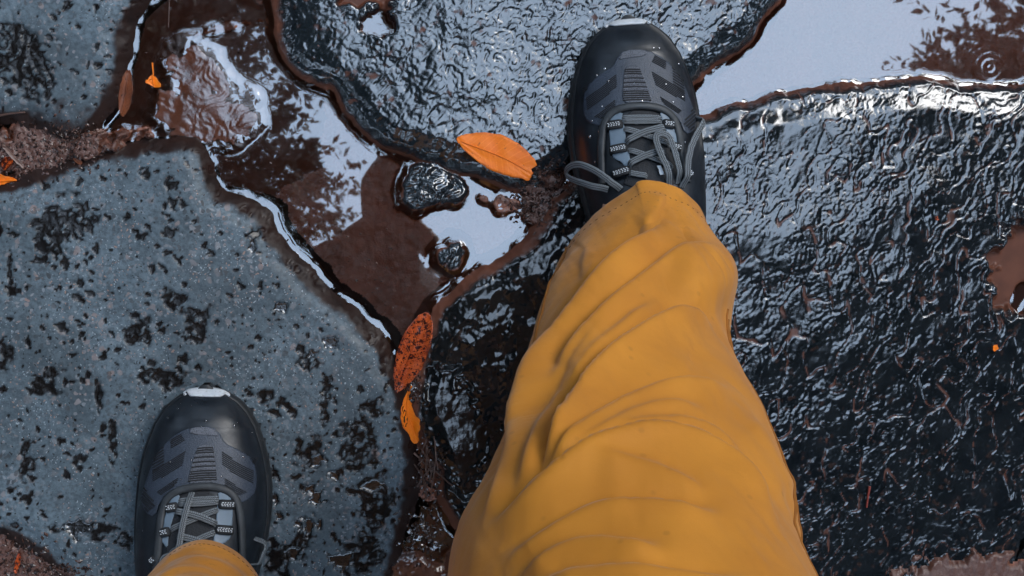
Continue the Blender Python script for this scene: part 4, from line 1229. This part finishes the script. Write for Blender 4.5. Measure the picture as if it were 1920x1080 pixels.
# ------------------------------------------------------------------ leaves and litter
def mat_leaf(name, a, b, spot, spots=0.6, sc=220, rough=0.42):
    m = NM(name)
    c = m.mix(m.ramp(m.noise(55, 4, 0.6), [(0.3, 0.0), (0.7, 1.0)]), a, b)
    s1 = m.ramp(m.noise(sc, 3, 0.6), [(spots, 0.0), (spots + .06, 1.0)])
    c = m.mix(s1, c, spot)
    s2 = m.ramp(m.noise(sc * 3, 2), [(spots + .06, 0.0), (spots + .1, 1.0)])
    c = m.mix(s2, c, tuple(x * .5 for x in spot))
    along, across = m.attr('along'), m.attr('across')
    ph_ = m.math('FRACT', m.math('SUBTRACT', m.math('MULTIPLY', along, 11.0), m.math('MULTIPLY', across, 1.6)))
    vein = m.ramp(m.math('ABSOLUTE', m.math('SUBTRACT', ph_, 0.5)), [(0.03, 1.0), (0.10, 0.0)])
    c = m.mix(m.math('MULTIPLY', vein, 0.35), c, tuple(min(1, x * 1.25 + .02) for x in b))
    edge = m.math('MULTIPLY', m.ramp(across, [(0.72, 0.0), (1.0, 1.0)]), m.ramp(m.noise(150, 3, 0.6), [(0.42, 0.0), (0.6, 1.0)]))
    c = m.mix(m.math('MULTIPLY', edge, 0.75), c, spot)
    m.set(Base_Color=c, Roughness=rough, IOR=1.38, Normal=m.bump(m.noise(420, 4, 0.65), 0.3, 0.0007)); return m.m
M_LEAF_O = mat_leaf('orange_leaf', (0.78, 0.150, 0.003), (0.86, 0.205, 0.006), (0.40, 0.075, 0.006), .66)
M_LEAF_Y = mat_leaf('amber_leaf', (0.84, 0.165, 0.003), (0.90, 0.225, 0.006), (0.50, 0.10, 0.008), .70)
M_LEAF_R = mat_leaf('russet_leaf', (0.26, 0.032, 0.007), (0.55, 0.100, 0.020), (0.040, 0.009, 0.006), .52, 230, .25)
M_LEAF_B = mat_leaf('brown_leaf', (0.11, 0.030, 0.012), (0.20, 0.055, 0.018), (0.05, 0.02, 0.012), .62)
M_TWIG = plain('wet_twig', (0.085, 0.038, 0.024), 0.35, (300, .5, .001), 1.6, .5)
M_BARKBIT = plain('wet_bark', (0.16, 0.085, 0.060), 0.4, (200, .6, .001), 1.6, .5)

def leaf(name, outline, mid, mat, label, lift=.004, z0=None, curl=0.0, rib=True, cat='leaf', wave=.0008, rr=.0009):
    P = chaikin(np.array(outline, float), 2)
    Mi = chaikin(np.array(mid, float), 2, closed=False)
    W_ = np.array([at(x, y)[:2] for x, y in P]); Mw = np.array([at(x, y)[:2] for x, y in Mi])
    r2 = np.random.RandomState(len(outline) + int(outline[0][0]) % 97)
    W_ = W_ + r2.normal(0, .00028, W_.shape)
    def nearest(p):
        best = None
        for i in range(len(Mw) - 1):
            a, b = Mw[i], Mw[i + 1]; e = b - a; t = np.clip(((p - a) @ e) / (e @ e + 1e-15), 0, 1); c = a + t * e
            d = np.linalg.norm(p - c)
            if best is None or d < best[0]: best = (d, c)
        return best
    zb = np.mean([max(ground_z(*p), 0) for p in W_]) if z0 is None else z0
    NR = 9; n = len(W_); top, hwid = [], max(nearest(p)[0] for p in W_)
    for p in W_:
        d, c = nearest(p)
        for k in range(NR):
            t = k / (NR - 1); xy = c + (p - c) * t
            dd = d * t / (hwid + 1e-9)
            z = zb + .0015 + lift * dd ** 2 + curl * (xy[1] - Mw[0][1]) + wave * perlin(np.array([xy[0] / .012]), np.array([xy[1] / .012]), 900)[0]
            z += .0004 * math.sin((xy[0] * .7 + xy[1]) * 1500) * t * (1 - t) * 2
            top.append((xy[0], xy[1], max(z, ground_z(*xy) + .0006)))
    org = np.array((Mw[:, 0].mean(), Mw[:, 1].mean(), zb))
    top = np.array(top) - org; bot = top - np.array((0, 0, .0005))
    V = np.concatenate((top, bot)); F = []
    m = n * NR
    for i in range(n):
        j = (i + 1) % n
        for k in range(NR - 1):
            F.append((i * NR + k, i * NR + k + 1, j * NR + k + 1, j * NR + k))
            F.append((m + j * NR + k, m + j * NR + k + 1, m + i * NR + k + 1, m + i * NR + k))
        F.append((i * NR + NR - 1, m + i * NR + NR - 1, m + j * NR + NR - 1, j * NR + NR - 1))
    A2 = sum(W_[i][0] * W_[(i + 1) % n][1] - W_[(i + 1) % n][0] * W_[i][1] for i in range(n))
    if A2 < 0: F = [f[::-1] for f in F]
    root = empty(name, org)
    bl = py_mesh('blade', V, F, mat, root)
    tot = np.linalg.norm(Mw[-1] - Mw[0]) + 1e-9; ex = (Mw[-1] - Mw[0]) / tot
    al = np.tile([(nearest(p)[1] - Mw[0]) @ ex / tot for p in W_], (NR, 1)).T.ravel()
    ac = np.tile(np.arange(NR) / (NR - 1), n)
    for nm_, ar in (('along', al), ('across', ac)):
        at_ = bl.data.attributes.new(nm_, 'FLOAT', 'POINT'); at_.data.foreach_set('value', np.concatenate((ar, ar)).astype(np.float32))
    if rib:
        path = [(p[0] - org[0], p[1] - org[1], .0019 + curl * (p[1] - Mw[0][1]) + wave * perlin(np.array([p[0] / .012]), np.array([p[1] / .012]), 900)[0]) for p in Mw]
        path = [(a, b, max(c, ground_z(a + org[0], b + org[1]) - zb + .0012)) for a, b, c in path]
        v, f = tube(path, list(np.linspace(rr, .0003, len(path))), 6)
        py_mesh('midrib', v, f, mat, root)
    setp(root, label, cat)
    return root

leaf('fallen_leaf', [(853, 262), (860, 256), (880, 252), (908, 250), (938, 254), (965, 268), (988, 287), (1004, 306), (1000, 315), (992, 316), (996, 325), (993, 331), (989, 341), (976, 336), (945, 331), (915, 318), (890, 303), (868, 284), (857, 270)],
     [(862, 267), (900, 281), (945, 298), (985, 322)], M_LEAF_O, 'orange leaf with a torn tip on the edge of the rough rock', .0, wave=.0009, z0=.0175, rr=.0004)
leaf('fallen_leaf', [(740, 738), (737, 699), (742, 660), (758, 621), (778, 596), (800, 582), (810, 594), (812, 624), (805, 654), (792, 688), (772, 715), (748, 735)],
     [(742, 735), (756, 700), (772, 655), (788, 620), (800, 592)], M_LEAF_R, 'russet leaf with dark spots floating at the tip of the brown puddle', .005, .0015)
leaf('fallen_leaf', [(773, 715), (762, 736), (754, 752), (750, 777), (754, 800), (766, 810), (771, 826), (779, 832), (786, 826), (784, 811), (788, 799), (787, 783), (778, 776), (771, 762), (773, 738)],
     [(772, 722), (763, 750), (764, 780), (774, 800), (779, 826)], M_LEAF_Y, 'small curled bright orange leaf in the crack below the russet leaf', .003, .003)
leaf('leaf_fragment', [(272, 155), (280, 146), (287, 139), (297, 150), (305, 163), (292, 165), (282, 160)], [(287, 141), (288, 152), (290, 162)], M_LEAF_Y,
     'tiny orange leaf scrap with a stalk in the top left puddle', .002, .001)
leaf('fallen_leaf', [(38, 339), (26, 333), (12, 329), (-6, 326), (-40, 332), (-58, 345), (-40, 356), (-6, 353), (12, 344), (24, 341)], [(34, 338), (0, 340), (-50, 345)], M_LEAF_O,
     'bright orange leaf cut by the left edge of the picture', .003)
leaf('curled_leaf', [(4, 310), (8, 300), (18, 293), (28, 298), (28, 308), (20, 319), (10, 320)], [(9, 313), (16, 306), (24, 299)], M_LEAF_R, 'curled red brown leaf above the orange one at the left edge', .006)
leaf('leaf_fragment', [(1070, 290), (1078, 280), (1090, 284), (1096, 300), (1088, 316), (1076, 314)], [(1076, 310), (1082, 298), (1086, 286)], M_LEAF_Y, 'amber leaf scrap tucked under the side of the right shoe', .003)
leaf('sunken_leaf', [(222, 205), (224, 172), (233, 140), (243, 128), (251, 150), (250, 185), (240, 212), (230, 222)], [(228, 215), (236, 178), (242, 140)], M_LEAF_B,
     'long brown leaf half sunk beside the top left slab', .002, .0002)
leaf('bark_strip', [(6, 268), (14, 276), (40, 302), (50, 318), (42, 314), (24, 296), (9, 280)], [(10, 274), (28, 294), (46, 314)], M_BARKBIT, 'thin brown strip of bark lying on the silt', .001, rib=False, cat='bark')
leaf('leaf_fragment', [(138, 298), (150, 296), (162, 308), (150, 309)], [(142, 300), (158, 307)], M_LEAF_B, 'tiny brown scrap at the lower edge of the silt', .001, rib=False)
leaf('bark_strip', [(28, 1068), (34, 1040), (40, 1028), (44, 1036), (40, 1058), (34, 1074)], [(32, 1066), (40, 1036)], M_LEAF_R, 'reddish splinter of bark in the bottom left corner', .002, rib=False, cat='bark')
leaf('leaf_fragment', [(1850, 645), (1856, 642), (1861, 650), (1855, 657), (1850, 652)], [(1853, 647), (1857, 653)], M_LEAF_Y, 'tiny amber seed on the black rock near the right edge', .001, rib=False, cat='seed')
leaf('leaf_fragment', [(1736, 408), (1742, 404), (1747, 412), (1740, 414)], [(1738, 408), (1744, 411)], M_LEAF_R, 'tiny red scrap on the black rock left of the small puddle', .001, rib=False, cat='leaf')
def twig(pts, rad, mat, label, lift=.0012, name='twig', cat='twig'):
    W_ = [at(x, y)[:2] for x, y in chaikin(np.array(pts, float), 2, closed=False)]
    path = [(p[0], p[1], max(ground_z(*p), 0) + lift) for p in W_]
    org = path[0]
    v, f = tube([(a - org[0], b - org[1], c - org[2]) for a, b, c in path], [rad * (1 - .5 * i / len(path)) for i in range(len(path))], 7)
    o = py_mesh(name, v, f, mat); o.location = org
    return setp(o, label, cat)
twig([(1624, 908), (1621, 928), (1619, 948)], .0011, plain('red_straw', (0.26, 0.045, 0.03), .35), 'short red straw on the black rock right of the trousers')
twig([(286, 118), (287, 130), (288, 141)], .0008, M_LEAF_Y, 'orange stalk of the leaf scrap in the top left puddle')
twig([(0, 219), (20, 215), (52, 212)], .0012, M_TWIG, 'thin dark twig at the foot of the top left slab')
twig([(318, -6), (317, 20), (316, 52)], .0006, M_TWIG, 'thin straight stalk at the top of the left puddle', .0006)
twig([(170, 253), (200, 243), (204, 240)], .0008, M_BARKBIT, 'pale thin stalk on the silt beside the top left puddle')
r3 = random.Random(5)
places = ['upper', 'middle', 'lower', 'leftmost', 'rightmost', 'crossing', 'short', 'bent']
for k in range(16):
    x, y = r3.uniform(786, 826), r3.uniform(838, 912); a = r3.gauss(1.45, .35); L = r3.uniform(14, 34)
    t = twig([(x - math.cos(a) * L, y - math.sin(a) * L), (x + r3.uniform(-3, 3), y), (x + math.cos(a) * L, y + math.sin(a) * L)], r3.uniform(.0006, .0012), M_TWIG if k % 3 else M_BARKBIT,
             'wet brown twig in the bundle jammed in the crack below the orange leaf', r3.uniform(.001, .004))
    t['group'] = 'twigs jammed in the crack'

def litter(name, spots, count, size, mat, label, seed):
    """loose crumbs and flakes as one mass"""
    rr = random.Random(seed); V, F = [], []
    for _ in range(count):
        (x, y, rx, ry) = rr.choice(spots)
        px, py = rr.gauss(x, rx * .5), rr.gauss(y, ry * .5)
        p = at(px, py); z = max(ground_z(p[0], p[1]), -.004)
        a, L = rr.uniform(0, 6.28), size * rr.uniform(.4, 1.5); w = L * rr.uniform(.2, .7); h = L * rr.uniform(.15, .5)
        c, s = math.cos(a), math.sin(a); ti = rr.uniform(-.4, .4); o = len(V)
        for (u, v, k) in ((-1, 0, 0), (-.2, -1, 0), (1, -.2, 0), (.3, 1, 0), (-.1, 0, 1), (.3, .1, .8)):
            V.append((p[0] + c * u * L - s * v * w, p[1] + s * u * L + c * v * w, z + k * h + ti * u * L * .5 + .0002))
        F += [(o, o + 1, o + 4), (o + 1, o + 5, o + 4), (o + 1, o + 2, o + 5), (o + 2, o + 3, o + 5), (o + 3, o + 4, o + 5), (o + 3, o, o + 4)]
    return setp(py_mesh(name, V, F, mat, smooth=False), label, kind='stuff')
M_CRUMB = NM('wet_crumbs')
_c = M_CRUMB.mix(M_CRUMB.ramp(M_CRUMB.noise(260, 2), [(.4, 0.), (.62, 1.)]), (.018, .008, .006), (.10, .050, .038))
M_CRUMB.set(Base_Color=_c, Roughness=.26, IOR=1.5); M_CRUMB = M_CRUMB.m
litter('silt_litter', [(60, 275, 110, 50), (120, 290, 100, 36), (20, 300, 50, 50), (150, 262, 60, 30)], 800, .0016, M_CRUMB, 'wet brown crumbs of leaf and bark over the silt bank', 1)
litter('mud_crumbs', [(1010, 372, 55, 60), (1040, 340, 40, 40), (985, 390, 30, 30)], 480, .0019, M_CRUMB, 'wet dark crumbs of mud between the leaf and the black rock', 2)
_m = NM('soaked_crumbs')
_m.set(Base_Color=_m.mix(_m.noise(200, 2), (.014, .007, .005), (.075, .034, .024)), Roughness=.10, IOR=2.0)
litter('crack_litter', [(806, 880, 34, 60), (790, 1000, 50, 60), (775, 730, 12, 20)], 520, .0022, _m.m, 'wet brown crumbs in the crack', 3)
litter('corner_litter', [(30, 1050, 80, 50), (110, 1068, 60, 20)], 400, .0020, M_CRUMB, 'wet brown crumbs in the bottom left corner', 4)
litter('puddle_grit', [(650, 480, 170, 90), (420, 60, 140, 70), (400, 320, 120, 60), (740, 530, 90, 70)], 150, .0011, M_CRUMB, 'specks of grit on the bed of the brown puddle', 5)

# the phone in the hands above the picture
ph = empty('phone', (0, -.045, 1.318))
bm = bmesh.new(); bmesh.ops.create_cube(bm, size=1)
bmesh.ops.scale(bm, vec=(.074, .150, .008), verts=bm.verts); bmesh.ops.bevel(bm, geom=bm.edges[:], offset=.003, segments=3, affect='EDGES')
me = bpy.data.meshes.new('phone_body'); bm.to_mesh(me); bm.free(); me.materials.append(plain('phone_black', (.01, .01, .012), .25))
pb = bpy.data.objects.new('phone_body', me); COL.objects.link(pb); pb.parent = ph
setp(ph, 'dark phone held in both hands, mirrored in the puddle', 'phone')
